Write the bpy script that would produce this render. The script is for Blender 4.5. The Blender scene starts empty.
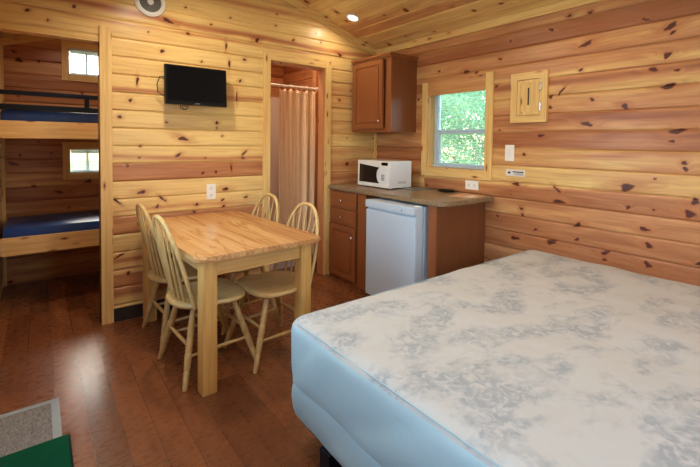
import bpy, bmesh, math, random
import numpy as np
from mathutils import Vector, Matrix, noise

random.seed(7); np.random.seed(7)
PI = math.pi
SC = bpy.context.scene
COL = SC.collection

# ------------------------------------------------------------------ camera
cam_d = bpy.data.cameras.new('camera'); cam = bpy.data.objects.new('camera', cam_d); COL.objects.link(cam)
Rv = Vector((0.79337626, -0.60862065, 0.01161928)); Dv = Vector((-0.010878, -0.03325964, -0.99938755)); Fv = Vector((0.60863435, 0.79276396, -0.03300798))
cam.matrix_world = Matrix(((Rv.x, -Dv.x, -Fv.x, -3.0661), (Rv.y, -Dv.y, -Fv.y, -3.513), (Rv.z, -Dv.z, -Fv.z, 1.385), (0, 0, 0, 1)))
cam_d.sensor_width = 36.0
cam_d.lens = 406.91 / 700 * 36.0
cam_d.shift_y = (156.34 - 233.5) / 700
cam_d.clip_start = 0.02
SC.camera = cam

# ------------------------------------------------------------------ world and light
w = bpy.data.worlds.new('world'); SC.world = w; w.use_nodes = True
wn = w.node_tree; wn.nodes.clear()
wo = wn.nodes.new('ShaderNodeOutputWorld'); wb = wn.nodes.new('ShaderNodeBackground'); sky = wn.nodes.new('ShaderNodeTexSky')
sky.sky_type = 'NISHITA'; sky.sun_disc = False; sky.sun_elevation = math.radians(40); sky.sun_rotation = math.radians(0); sky.air_density = 1.2; sky.dust_density = 2.5
wb.inputs['Strength'].default_value = 2.0
wn.links.new(sky.outputs[0], wb.inputs[0]); wn.links.new(wb.outputs[0], wo.inputs[0])

def area(name, loc, target, sx, sy, power, color, shape='RECTANGLE', spread=PI):
    l = bpy.data.lights.new(name, 'AREA'); l.shape = shape; l.size = sx; l.size_y = sy; l.energy = power; l.color = color; l.spread = spread
    o = bpy.data.objects.new(name, l); COL.objects.link(o); o.location = loc
    o.rotation_euler = (Vector(target) - Vector(loc)).to_track_quat('-Z', 'Y').to_euler()
    return o
DAY = (0.50, 0.77, 1.0)
area('daylight_door_window', (-3.37, -1.35, 1.45), (0, -1.35, 0.9), 0.6, 0.8, 14, DAY)
area('daylight_left_window', (-3.40, -3.0, 1.45), (0, -3.0, 0.8), 0.7, 0.7, 19, DAY)
area('daylight_rear_window', (-1.55, -4.75, 1.5), (-1.55, 0, 1.0), 0.9, 0.8, 12, (0.80, 0.91, 1.0))
sun_d = bpy.data.lights.new('sun', 'SUN'); sun_d.energy = 8.0; sun_d.angle = 0.02; sun_d.color = (1, 0.95, 0.86)
sun = bpy.data.objects.new('sun', sun_d); COL.objects.link(sun); sun.rotation_euler = (math.radians(-17), math.radians(4), 0)

vs = SC.view_settings
vs.view_transform = 'Standard'; vs.look = 'None'; vs.exposure = 0.08; vs.gamma = 1.0; vs.use_curve_mapping = False
SC.cycles.max_bounces = 8; SC.cycles.diffuse_bounces = 5; SC.cycles.transparent_max_bounces = 24
SC.cycles.caustics_reflective = False; SC.cycles.caustics_refractive = False
SC.cycles.sample_clamp_indirect = 6

# ------------------------------------------------------------------ materials
MAT = {}
def srgb(r, g, b):
    f = lambda c: (c / 255 / 12.92) if c / 255 <= 0.04045 else ((c / 255 + 0.055) / 1.055) ** 2.4
    return (f(r), f(g), f(b), 1)
class NT:
    def __init__(s, name):
        s.m = bpy.data.materials.new(name); s.m.use_nodes = True; s.t = s.m.node_tree; s.p = s.t.nodes['Principled BSDF']; MAT[name] = s.m
    def n(s, typ, **kw):
        nd = s.t.nodes.new(typ)
        for k, v in kw.items(): setattr(nd, k, v)
        return nd
    def l(s, a, b): s.t.links.new(a, b)
    def coord(s, kind='Object', scale=(1, 1, 1), rnd=False):
        tc = s.n('ShaderNodeTexCoord'); mp = s.n('ShaderNodeMapping'); mp.inputs['Scale'].default_value = scale
        src = tc.outputs[kind]
        if rnd:
            oi = s.n('ShaderNodeObjectInfo'); ad = s.n('ShaderNodeVectorMath', operation='ADD'); ml = s.n('ShaderNodeMath', operation='MULTIPLY'); ml.inputs[1].default_value = 17.0
            s.l(oi.outputs['Random'], ml.inputs[0]); s.l(src, ad.inputs[0]); s.l(ml.outputs[0], ad.inputs[1]); src = ad.outputs[0]
        s.l(src, mp.inputs['Vector']); return mp.outputs[0]
    def noise(s, vec, scale=5, detail=4, rough=0.55, dist=0):
        x = s.n('ShaderNodeTexNoise'); x.inputs['Scale'].default_value = scale; x.inputs['Detail'].default_value = detail; x.inputs['Roughness'].default_value = rough; x.inputs['Distortion'].default_value = dist
        s.l(vec, x.inputs['Vector']); return x.outputs['Fac']
    def ramp(s, fac, stops):
        r = s.n('ShaderNodeValToRGB'); e = r.color_ramp.elements
        while len(e) < len(stops): e.new(0.5)
        for i, (p, c) in enumerate(stops): e[i].position = p; e[i].color = c if len(c) == 4 else (*c, 1)
        s.l(fac, r.inputs[0]); return r.outputs[0]
    def mix(s, fac, a, b, mode='MIX'):
        x = s.n('ShaderNodeMix', data_type='RGBA', blend_type=mode)
        for sock, v in ((x.inputs[0], fac), (x.inputs[6], a), (x.inputs[7], b)):
            if hasattr(v, 'is_output'): s.l(v, sock)
            else: sock.default_value = v
        return x.outputs[2]
    def math(s, op, a, b=0.5, clamp=False):
        x = s.n('ShaderNodeMath', operation=op, use_clamp=clamp)
        for sock, v in ((x.inputs[0], a), (x.inputs[1], b)):
            if hasattr(v, 'is_output'): s.l(v, sock)
            else: sock.default_value = v
        return x.outputs[0]
    def attr(s, name):
        a = s.n('ShaderNodeAttribute'); a.attribute_name = name; return a.outputs['Fac']
    def bump(s, h, strength=0.3, dist=0.01):
        b = s.n('ShaderNodeBump'); b.inputs['Strength'].default_value = strength; b.inputs['Distance'].default_value = dist
        s.l(h, b.inputs['Height']); s.l(b.outputs[0], s.p.inputs['Normal'])
    def set(s, color=None, rough=None, metal=None, spec=None, coat=None):
        for k, v in (('Base Color', color), ('Roughness', rough), ('Metallic', metal), ('Specular IOR Level', spec), ('Coat Weight', coat)):
            if v is None: continue
            if hasattr(v, 'is_output'): s.l(v, s.p.inputs[k])
            else: s.p.inputs[k].default_value = v
        return s

def plain(name, col, rough=0.5, metal=0.0, spec=0.5, var=0.06, scale=30):
    s = NT(name); v = s.coord('Object')
    f = s.noise(v, scale, 3)
    c2 = tuple(max(0, x * (1 - var * 2)) for x in col[:3]) + (1,)
    s.set(s.mix(f, col, c2), rough, metal, spec); return s

PY = srgb(238, 204, 134); PR = srgb(190, 122, 76); PKN = srgb(70, 30, 20); PHAL = srgb(176, 104, 58)
def pine_boards(name, axis, rough=0.33):
    """knotty pine boards: tone and knots are stored per vertex of the wall mesh; grain runs along the board"""
    s = NT(name)
    sc = {'x': (2.2, 60, 60), 'y': (60, 2.2, 60)}[axis]
    scw = {'x': (0.9, 9, 9), 'y': (9, 0.9, 9)}[axis]
    tone = s.attr('tone'); knot = s.attr('knot'); halo = s.attr('halo')
    tc = s.n('ShaderNodeTexCoord')
    comb = s.n('ShaderNodeCombineXYZ'); s.l(s.math('MULTIPLY', halo, 0.035), comb.inputs['Z']); s.l(s.math('MULTIPLY', halo, 0.03), comb.inputs['X' if axis == 'y' else 'Y'])
    off = s.n('ShaderNodeVectorMath', operation='ADD'); s.l(tc.outputs['Object'], off.inputs[0]); s.l(comb.outputs[0], off.inputs[1])
    bo = s.n('ShaderNodeCombineXYZ'); s.l(s.math('MULTIPLY', s.attr('seed'), 7.3), bo.inputs['X']); s.l(s.math('MULTIPLY', s.attr('seed'), 5.1), bo.inputs['Y'])
    off2 = s.n('ShaderNodeVectorMath', operation='ADD'); s.l(off.outputs[0], off2.inputs[0]); s.l(bo.outputs[0], off2.inputs[1])
    def mp(scale):
        m = s.n('ShaderNodeMapping'); m.inputs['Scale'].default_value = scale; s.l(off2.outputs[0], m.inputs['Vector']); return m.outputs[0]
    broad = s.noise(mp(scw), 1.6, 3, 0.5, 0.6)
    fine = s.noise(mp(sc), 1.2, 5, 0.6, 0.4)
    t = s.math('ADD', tone, s.math('MULTIPLY', s.math('SUBTRACT', broad, 0.5), 0.9), True)
    base = s.ramp(t, [(0.0, PY), (0.35, srgb(226, 184, 118)), (0.62, srgb(202, 142, 94)), (1.0, srgb(162, 98, 62))])
    g = s.ramp(fine, [(0.32, (0.66, 0.55, 0.44)), (0.56, (1, 1, 1))])
    c = s.mix(0.55, base, s.mix(1.0, base, g, 'MULTIPLY'))
    c = s.mix(s.math('MULTIPLY', halo, 0.62, True), c, PHAL)
    kk = s.math('ADD', knot, s.math('MULTIPLY', s.math('SUBTRACT', s.noise(mp(tuple(x * 0 + 60 for x in sc)), 1.0, 2), 0.5), 0.5))
    c = s.mix(s.ramp(kk, [(0.28, (0, 0, 0)), (0.46, (.9, .9, .9))]), c, srgb(134, 68, 40))
    c = s.mix(s.ramp(kk, [(0.50, (0, 0, 0)), (0.66, (1, 1, 1))]), c, s.mix(s.noise(mp((40, 40, 40)), 2.0, 2), PKN, srgb(92, 42, 28)))
    s.set(c, rough, spec=0.4)
    s.bump(s.math('SUBTRACT', fine, s.math('MULTIPLY', knot, 0.8)), 0.12, 0.004)
    return s
pine_boards('pine_boards_x', 'x'); pine_boards('pine_boards_y', 'y')

def pine_trim(name, axis, a=PY, b=srgb(214, 165, 100), knots=True, rough=0.38, kscale=1.0):
    s = NT(name); L = 1.8; T = 45
    sc = {'x': (L, T, T), 'y': (T, L, T), 'z': (T, T, L)}[axis]
    v = s.coord('Object', sc, rnd=True)
    f = s.noise(v, 1.1, 5, 0.6, 0.5)
    c = s.mix(s.ramp(f, [(0.3, (0, 0, 0)), (0.7, (1, 1, 1))]), a, b)
    if knots:
        ks = {'x': (4.2, 13, 13), 'y': (13, 4.2, 13), 'z': (13, 13, 4.2)}[axis]
        kv = s.coord('Object', tuple(x * kscale for x in ks), rnd=True)
        vo = s.n('ShaderNodeTexVoronoi'); vo.inputs['Scale'].default_value = 1.0; vo.inputs['Randomness'].default_value = 1.0; s.l(kv, vo.inputs['Vector'])
        d = vo.outputs['Distance']
        c = s.mix(s.ramp(d, [(0.07, (1, 1, 1)), (0.2, (0, 0, 0))]), c, PHAL)
        c = s.mix(s.ramp(d, [(0.045, (1, 1, 1)), (0.09, (0, 0, 0))]), c, PKN)
    s.set(c, rough, spec=0.4); s.bump(f, 0.1, 0.003); return s
for ax in 'xyz':
    pine_trim('pine_trim_' + ax, ax)
    pine_trim('birch_' + ax, ax, srgb(216, 182, 122), srgb(188, 152, 94), knots=False, rough=0.4)
pine_trim('pine_head_y', 'y', srgb(216, 160, 104), srgb(188, 128, 78))
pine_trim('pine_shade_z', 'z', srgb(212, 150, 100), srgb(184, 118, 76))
pine_trim('pine_bunk_x', 'x', srgb(246, 212, 146), srgb(224, 172, 104))

def tabletop_mat():
    s = NT('table_wood')
    v = s.coord('Object', (34, 1.2, 34)); f = s.noise(v, 1.3, 4, 0.6, 0.4)
    v2 = s.coord('Object', (1, 1, 1)); sx = s.n('ShaderNodeSeparateXYZ'); s.l(v2, sx.inputs[0])
    strip = s.math('FLOOR', s.math('MULTIPLY', sx.outputs['X'], 9.5))
    wn_ = s.n('ShaderNodeTexWhiteNoise', noise_dimensions='1D'); s.l(strip, wn_.inputs['W'])
    base = s.ramp(wn_.outputs['Value'], [(0.0, srgb(218, 172, 114)), (0.5, srgb(206, 154, 96)), (1.0, srgb(190, 136, 80))])
    broad = s.noise(s.coord('Object', (11, 1.0, 11)), 1.0, 2, 0.4, 0.9)
    g = s.ramp(f, [(0.34, srgb(190, 130, 78)), (0.52, (1, 1, 1, 1))])
    c = s.mix(0.6, base, s.mix(1.0, base, g, 'MULTIPLY'))
    c = s.mix(s.ramp(broad, [(0.46, (0, 0, 0)), (0.49, (.75, .75, .75)), (0.52, (0, 0, 0))]), c, srgb(172, 104, 56))
    s.set(c, 0.2, spec=0.5); s.bump(f, 0.03, 0.001)
tabletop_mat()
pine_trim('table_leg_wood', 'z', srgb(228, 182, 108), srgb(198, 146, 78), knots=False, rough=0.35)
pine_trim('table_apron_wood', 'x', srgb(228, 182, 110), srgb(200, 148, 82), knots=False, rough=0.35)

def cabinet_mat(name, axis, a, b):
    s = NT(name); sc = {'x': (2, 50, 50), 'y': (50, 2, 50), 'z': (50, 50, 2)}[axis]
    f = s.noise(s.coord('Object', sc), 1.0, 5, 0.6, 0.3)
    s.set(s.mix(f, a, b), 0.34, spec=0.5); s.bump(f, 0.06, 0.002)
for ax in 'xyz':
    cabinet_mat('cabinet_' + ax, ax, srgb(162, 98, 56), srgb(126, 70, 38))
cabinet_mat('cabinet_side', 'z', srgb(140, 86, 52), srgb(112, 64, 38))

def floor_mat():
    s = NT('floor_laminate')
    tc = s.n('ShaderNodeTexCoord'); sp = s.n('ShaderNodeSeparateXYZ'); s.l(tc.outputs['Object'], sp.inputs[0])
    # planks along y
    px = s.math('DIVIDE', s.math('ADD', sp.outputs['X'], 2.755 + 12 * 0.125), 0.125)
    row = s.math('FLOOR', px)
    wn1 = s.n('ShaderNodeTexWhiteNoise', noise_dimensions='1D'); s.l(row, wn1.inputs['W'])
    py = s.math('ADD', s.math('DIVIDE', sp.outputs['Y'], 1.2), s.math('MULTIPLY', wn1.outputs['Value'], 7.0))
    col_ = s.math('FLOOR', py)
    cb = s.n('ShaderNodeCombineXYZ'); s.l(row, cb.inputs['X']); s.l(col_, cb.inputs['Y'])
    wn2 = s.n('ShaderNodeTexWhiteNoise', noise_dimensions='3D'); s.l(cb.outputs[0], wn2.inputs['Vector'])
    fx = s.math('FRACT', px); fy = s.math('FRACT', py)
    ex = s.math('MINIMUM', fx, s.math('SUBTRACT', 1.0, fx)); ey = s.math('MINIMUM', fy, s.math('SUBTRACT', 1.0, fy))
    edge = s.math('MINIMUM', s.math('MULTIPLY', ex, 0.125), s.math('MULTIPLY', ey, 1.2))
    seam = s.math('LESS_THAN', edge, 0.0016)
    add = s.n('ShaderNodeVectorMath', operation='ADD'); mul = s.n('ShaderNodeVectorMath', operation='SCALE'); mul.inputs['Scale'].default_value = 9
    s.l(wn2.outputs['Color'], mul.inputs[0]); s.l(tc.outputs['Object'], add.inputs[0]); s.l(mul.outputs[0], add.inputs[1])
    mp = s.n('ShaderNodeMapping'); mp.inputs['Scale'].default_value = (17, 1.8, 1); s.l(add.outputs[0], mp.inputs[0])
    g = s.noise(mp.outputs[0], 1.5, 3, 0.5, 0.15)
    mp2 = s.n('ShaderNodeMapping'); mp2.inputs['Scale'].default_value = (9, 3, 1); s.l(add.outputs[0], mp2.inputs[0])
    g2 = s.noise(mp2.outputs[0], 1.5, 3, 0.5, 0.5)
    base = s.ramp(wn2.outputs['Value'], [(0, srgb(108, 64, 38)), (0.5, srgb(130, 77, 46)), (1, srgb(152, 92, 56))])
    c = s.mix(s.ramp(g, [(0.3, (.34, .34, .34)), (0.62, (0, 0, 0))]), base, srgb(80, 42, 26))
    c = s.mix(s.ramp(g2, [(0.35, (.3, .3, .3)), (0.65, (0, 0, 0))]), c, srgb(92, 50, 32))
    c = s.mix(seam, c, srgb(66, 32, 20))
    rip = s.noise(s.coord('Object', (22, 60, 1)), 1.0, 3, 0.5)
    s.set(c, s.ramp(rip, [(0.3, (.26, .26, .26)), (0.7, (.30, .30, .30))]), spec=0.7)
    s.bump(s.math('MULTIPLY', seam, -1.0), 0.1, 0.001)
floor_mat()

def counter_mat():
    s = NT('countertop_laminate'); v = s.coord('Object')
    f = s.noise(v, 60, 4, 0.7); f2 = s.noise(v, 9, 3)
    c = s.ramp(f, [(0.3, srgb(92, 74, 56)), (0.5, srgb(138, 114, 86)), (0.7, srgb(172, 148, 116))])
    c = s.mix(s.math('MULTIPLY', f2, 0.4), c, srgb(140, 118, 88))
    s.set(c, 0.3, spec=0.5)
counter_mat()
plain('white_enamel', srgb(226, 230, 234), 0.3, var=0.01)
plain('fridge_white', srgb(200, 214, 228), 0.35, var=0.015)
plain('white_plastic', srgb(236, 234, 228), 0.4, var=0.01)
plain('ivory_plate', srgb(240, 238, 230), 0.4, var=0.01)
plain('screen_black', (0.002, 0.002, 0.003, 1), 0.3, spec=0.12, var=0.0)
plain('bezel_black', (0.003, 0.003, 0.004, 1), 0.4, spec=0.2, var=0.0)
plain('black_metal', (0.003, 0.005, 0.012, 1), 0.45, spec=0.25, var=0.1)
plain('black_cable', (0.01, 0.01, 0.01, 1), 0.5, var=0.0)
plain('chrome', (0.75, 0.75, 0.74, 1), 0.22, metal=1.0, var=0.02)
plain('oven_glass', (0.010, 0.008, 0.007, 1), 0.12, var=0.1)
plain('control_grey', srgb(120, 122, 124), 0.4)
plain('dark_dish', srgb(34, 26, 24), 0.3)
plain('grey_tray', srgb(120, 120, 116), 0.35)
plain('cover_grey', srgb(128, 122, 112), 0.5)
plain('grille_grey', srgb(104, 102, 94), 0.5)
plain('dark_base', srgb(44, 38, 34), 0.6)
plain('slot_dark', srgb(70, 64, 58), 0.6)
plain('vinyl_white', srgb(216, 228, 240), 0.4, var=0.01)
plain('blind_white', srgb(232, 238, 240), 0.5, var=0.01)
_b = MAT['blind_white'].node_tree; _t = _b.nodes.new('ShaderNodeBsdfTranslucent'); _t.inputs[0].default_value = (.85, .9, .92, 1); _m = _b.nodes.new('ShaderNodeMixShader'); _m.inputs[0].default_value = .5
_b.links.new(_b.nodes['Principled BSDF'].outputs[0], _m.inputs[1]); _b.links.new(_t.outputs[0], _m.inputs[2]); _b.links.new(_m.outputs[0], _b.nodes['Material Output'].inputs[0])
plain('surround_white', srgb(226, 206, 192), 0.35, var=0.02)
plain('paper_peach', srgb(220, 170, 130), 0.5, var=0.05)
plain('paper_white', srgb(230, 222, 212), 0.5, var=0.04)
plain('rod_white', srgb(230, 214, 196), 0.35)

def vinyl_blue():
    s = NT('blue_vinyl'); f = s.noise(s.coord('Object'), 7, 4)
    s.set(s.mix(f, srgb(20, 72, 150), srgb(12, 48, 112)), 0.42, spec=0.5); s.bump(f, 0.3, 0.02)
vinyl_blue()
def cloth_mat(name, a, b, rough=0.9, scale=300):
    s = NT(name); v = s.coord('Object'); f = s.noise(v, scale, 2); f2 = s.noise(v, 5, 3)
    s.set(s.mix(f2, a, b), rough, spec=0.15); s.bump(f, 0.25, 0.002)
cloth_mat('curtain_cloth', srgb(240, 206, 166), srgb(228, 192, 152))
cloth_mat('green_carpet', srgb(8, 88, 62), srgb(5, 66, 46), 1.0, 400)
cloth_mat('rubber_edge', srgb(20, 34, 40), srgb(14, 22, 28))

def grey_mat():
    s = NT('grey_mat_pile'); f = s.noise(s.coord('Object', (30, 12, 12)), 3, 5, 0.7, 1.5)
    s.set(s.ramp(f, [(0.3, srgb(84, 84, 88)), (0.7, srgb(160, 156, 154))]), 0.9)
grey_mat()
plain('mat_border', srgb(158, 170, 178), 0.45, var=0.05)

def quilt_mat():
    s = NT('mattress_damask'); v = s.coord('Object')
    def blob(sc, scale, lo, hi, dist, seed):
        m = s.n('ShaderNodeMapping'); m.inputs['Scale'].default_value = sc; m.inputs['Location'].default_value = (seed, seed * .7, 0); m.inputs['Rotation'].default_value = (0, 0, 0.6); s.l(v, m.inputs[0])
        x = s.noise(m.outputs[0], scale, 4, 0.6, dist); return s.ramp(x, [(lo, (0, 0, 0)), (hi, (1, 1, 1))])
    area_ = blob((1, 1.5, 1), 3.8, 0.46, 0.58, 0.3, 3.1)
    leaf = blob((1, 1, 1), 26, 0.36, 0.56, 1.0, 7.7)
    leaf2 = blob((1, 1, 1), 9, 0.50, 0.60, 1.0, 11.3)
    c = s.mix(s.math('MULTIPLY', leaf2, 0.16), srgb(192, 193, 190), srgb(178, 174, 160))
    c = s.mix(s.math('MULTIPLY', s.math('MULTIPLY', area_, leaf), 0.62), c, srgb(132, 142, 152))
    s.set(c, 0.75, spec=0.25)
    s.bump(s.math('ADD', s.noise(v, 6, 3), s.math('MULTIPLY', s.noise(v, 260, 2), 0.08)), 0.22, 0.02)
quilt_mat()
cloth_mat('bed_side_daylit', srgb(176, 204, 212), srgb(164, 196, 206), 0.8)  # same cloth as the top; the blue of daylight is put into its colour
def leaf_mat(name, a, b):
    s = NT(name); f = s.noise(s.coord('Object'), 3, 2); c = s.mix(f, a, b); s.set(c, 0.6, spec=0.3)
    tr = s.n('ShaderNodeBsdfTranslucent'); s.l(c, tr.inputs[0]); mx = s.n('ShaderNodeMixShader'); mx.inputs[0].default_value = 0.45
    s.l(s.p.outputs[0], mx.inputs[1]); s.l(tr.outputs[0], mx.inputs[2]); s.l(mx.outputs[0], s.t.nodes['Material Output'].inputs[0])
leaf_mat('leaf_green', srgb(160, 196, 166), srgb(64, 116, 84)); leaf_mat('leaf_pale', srgb(190, 222, 190), srgb(130, 186, 150))
plain('bark', srgb(150, 130, 112), 0.9, var=0.2, scale=12)
plain('grass', srgb(110, 150, 70), 0.95, var=0.3, scale=6)
def glass_mat():
    s = NT('window_glass'); s.t.nodes.remove(s.p)
    tr = s.n('ShaderNodeBsdfTransparent'); gl = s.n('ShaderNodeBsdfGlossy'); gl.inputs['Roughness'].default_value = 0.02
    fr = s.n('ShaderNodeFresnel'); fr.inputs[0].default_value = 1.45; mx = s.n('ShaderNodeMixShader')
    tr.inputs[0].default_value = (0.93, 0.96, 0.95, 1)
    s.l(fr.outputs[0], mx.inputs[0]); s.l(tr.outputs[0], mx.inputs[1]); s.l(gl.outputs[0], mx.inputs[2]); s.l(mx.outputs[0], s.t.nodes['Material Output'].inputs[0])
glass_mat()
def emit(name, col, st):
    s = NT(name); s.p.inputs['Emission Color'].default_value = col; s.p.inputs['Emission Strength'].default_value = st; s.set((0.9, 0.9, 0.9, 1), 0.4)
emit('lamp_lens', (1, 0.9, 0.74, 1), 5.0)

# ------------------------------------------------------------------ object helpers
def obj(name, bm, mat, parent=None, smooth=False, bevel=0):
    me = bpy.data.meshes.new(name)
    if bevel: bmesh.ops.bevel(bm, geom=[e for e in bm.edges], offset=bevel, segments=2, affect='EDGES', profile=0.7, clamp_overlap=True)
    bmesh.ops.recalc_face_normals(bm, faces=bm.faces[:])
    bm.to_mesh(me); bm.free()
    for m in (mat if isinstance(mat, (list, tuple)) else [mat]): me.materials.append(MAT[m])
    if smooth:
        me.polygons.foreach_set('use_smooth', [True] * len(me.polygons))
        me.set_sharp_from_angle(angle=math.radians(40))
    o = bpy.data.objects.new(name, me); COL.objects.link(o)
    if parent: o.parent = parent
    return o
def thing(name, label, cat, loc=(0, 0, 0), rz=0, group=None):
    o = bpy.data.objects.new(name, None); COL.objects.link(o); o.location = loc; o.rotation_euler = (0, 0, rz); o.empty_display_size = 0.1
    o['label'] = label; o['category'] = cat
    if group: o['group'] = group
    return o
def tag(o, label, cat, group=None):
    o['label'] = label; o['category'] = cat
    if group: o['group'] = group
    return o
def struct(o): o['kind'] = 'structure'; return o
def recenter(o, loc):
    """moves a one-mesh thing's origin to loc, keeping its shape where it is"""
    o.data.transform(Matrix.Translation(-Vector(loc))); o.location = loc; return o
def BM(): return bmesh.new()
def bx(bm, x0, x1, y0, y1, z0, z1, bev=0, mi=0, M=None):
    vs_ = [bm.verts.new(p) for p in ((x0, y0, z0), (x1, y0, z0), (x1, y1, z0), (x0, y1, z0), (x0, y0, z1), (x1, y0, z1), (x1, y1, z1), (x0, y1, z1))]
    fs = [bm.faces.new([vs_[i] for i in f]) for f in ((0, 3, 2, 1), (4, 5, 6, 7), (0, 1, 5, 4), (1, 2, 6, 5), (2, 3, 7, 6), (3, 0, 4, 7))]
    for f in fs: f.material_index = mi
    if bev:
        es = list({e for f in fs for e in f.edges})
        r = bmesh.ops.bevel(bm, geom=es, offset=bev, segments=2, affect='EDGES', profile=0.7)
        for f in r['faces']: f.material_index = mi
        vs_ = list({v for f in r['faces'] for v in f.verts} | {v for v in vs_ if v.is_valid})
    if M is not None: bmesh.ops.transform(bm, matrix=M, verts=[v for v in vs_ if v.is_valid])
def tube(bm, pts, r, n=8, cap=True, mi=0, flat=1.0):
    pts = [Vector(p) for p in pts]; rs = r if isinstance(r, (list, tuple)) else [r] * len(pts)
    rings = []; up = None
    for i, p in enumerate(pts):
        t = (pts[min(i + 1, len(pts) - 1)] - pts[max(i - 1, 0)]).normalized()
        if up is None:
            up = Vector((0, 0, 1)) if abs(t.z) < 0.9 else Vector((1, 0, 0))
        a = t.cross(up).normalized(); b = a.cross(t).normalized(); up = b
        rings.append([bm.verts.new(p + (a * math.cos(2 * PI * k / n) + b * math.sin(2 * PI * k / n) * flat) * rs[i]) for k in range(n)])
    for i in range(len(rings) - 1):
        for k in range(n):
            f = bm.faces.new((rings[i][k], rings[i][(k + 1) % n], rings[i + 1][(k + 1) % n], rings[i + 1][k])); f.material_index = mi
    if cap:
        bm.faces.new(rings[0][::-1]).material_index = mi; bm.faces.new(rings[-1]).material_index = mi
def lathe(bm, prof, n=24, M=None, mi=0):
    rings = []; allv = []
    for r, z in prof:
        if r < 1e-6: v = bm.verts.new((0, 0, z)); rings.append([v]); allv.append(v)
        else:
            ring = [bm.verts.new((r * math.cos(2 * PI * k / n), r * math.sin(2 * PI * k / n), z)) for k in range(n)]; rings.append(ring); allv += ring
    for a, b in zip(rings, rings[1:]):
        for k in range(n):
            q = (k + 1) % n
            if len(a) == 1 and len(b) == 1: continue
            if len(a) == 1: f = bm.faces.new((a[0], b[q], b[k]))
            elif len(b) == 1: f = bm.faces.new((a[k], a[q], b[0]))
            else: f = bm.faces.new((a[k], a[q], b[q], b[k]))
            f.material_index = mi
    if M is not None: bmesh.ops.transform(bm, matrix=M, verts=allv)
def prism(bm, poly, z0, z1, mi=0, M=None):
    a = [bm.verts.new((x, y, z0)) for x, y in poly]; b = [bm.verts.new((x, y, z1)) for x, y in poly]; n = len(poly)
    fs = [bm.faces.new(a[::-1]), bm.faces.new(b)] + [bm.faces.new((a[i], a[(i + 1) % n], b[(i + 1) % n], b[i])) for i in range(n)]
    for f in fs: f.material_index = mi
    if M is not None: bmesh.ops.transform(bm, matrix=M, verts=a + b)
def rrect(x0, x1, y0, y1, r, n=6, corners=(1, 1, 1, 1)):
    out = []
    for i, (cx, cy, a0) in enumerate(((x1 - r, y1 - r, 0), (x0 + r, y1 - r, PI / 2), (x0 + r, y0 + r, PI), (x1 - r, y0 + r, 1.5 * PI))):
        if corners[i]:
            out += [(cx + r * math.cos(a0 + PI / 2 * k / n), cy + r * math.sin(a0 + PI / 2 * k / n)) for k in range(n + 1)]
        else: out.append((x1 if i in (0, 3) else x0, y1 if i in (0, 1) else y0))
    return out

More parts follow.
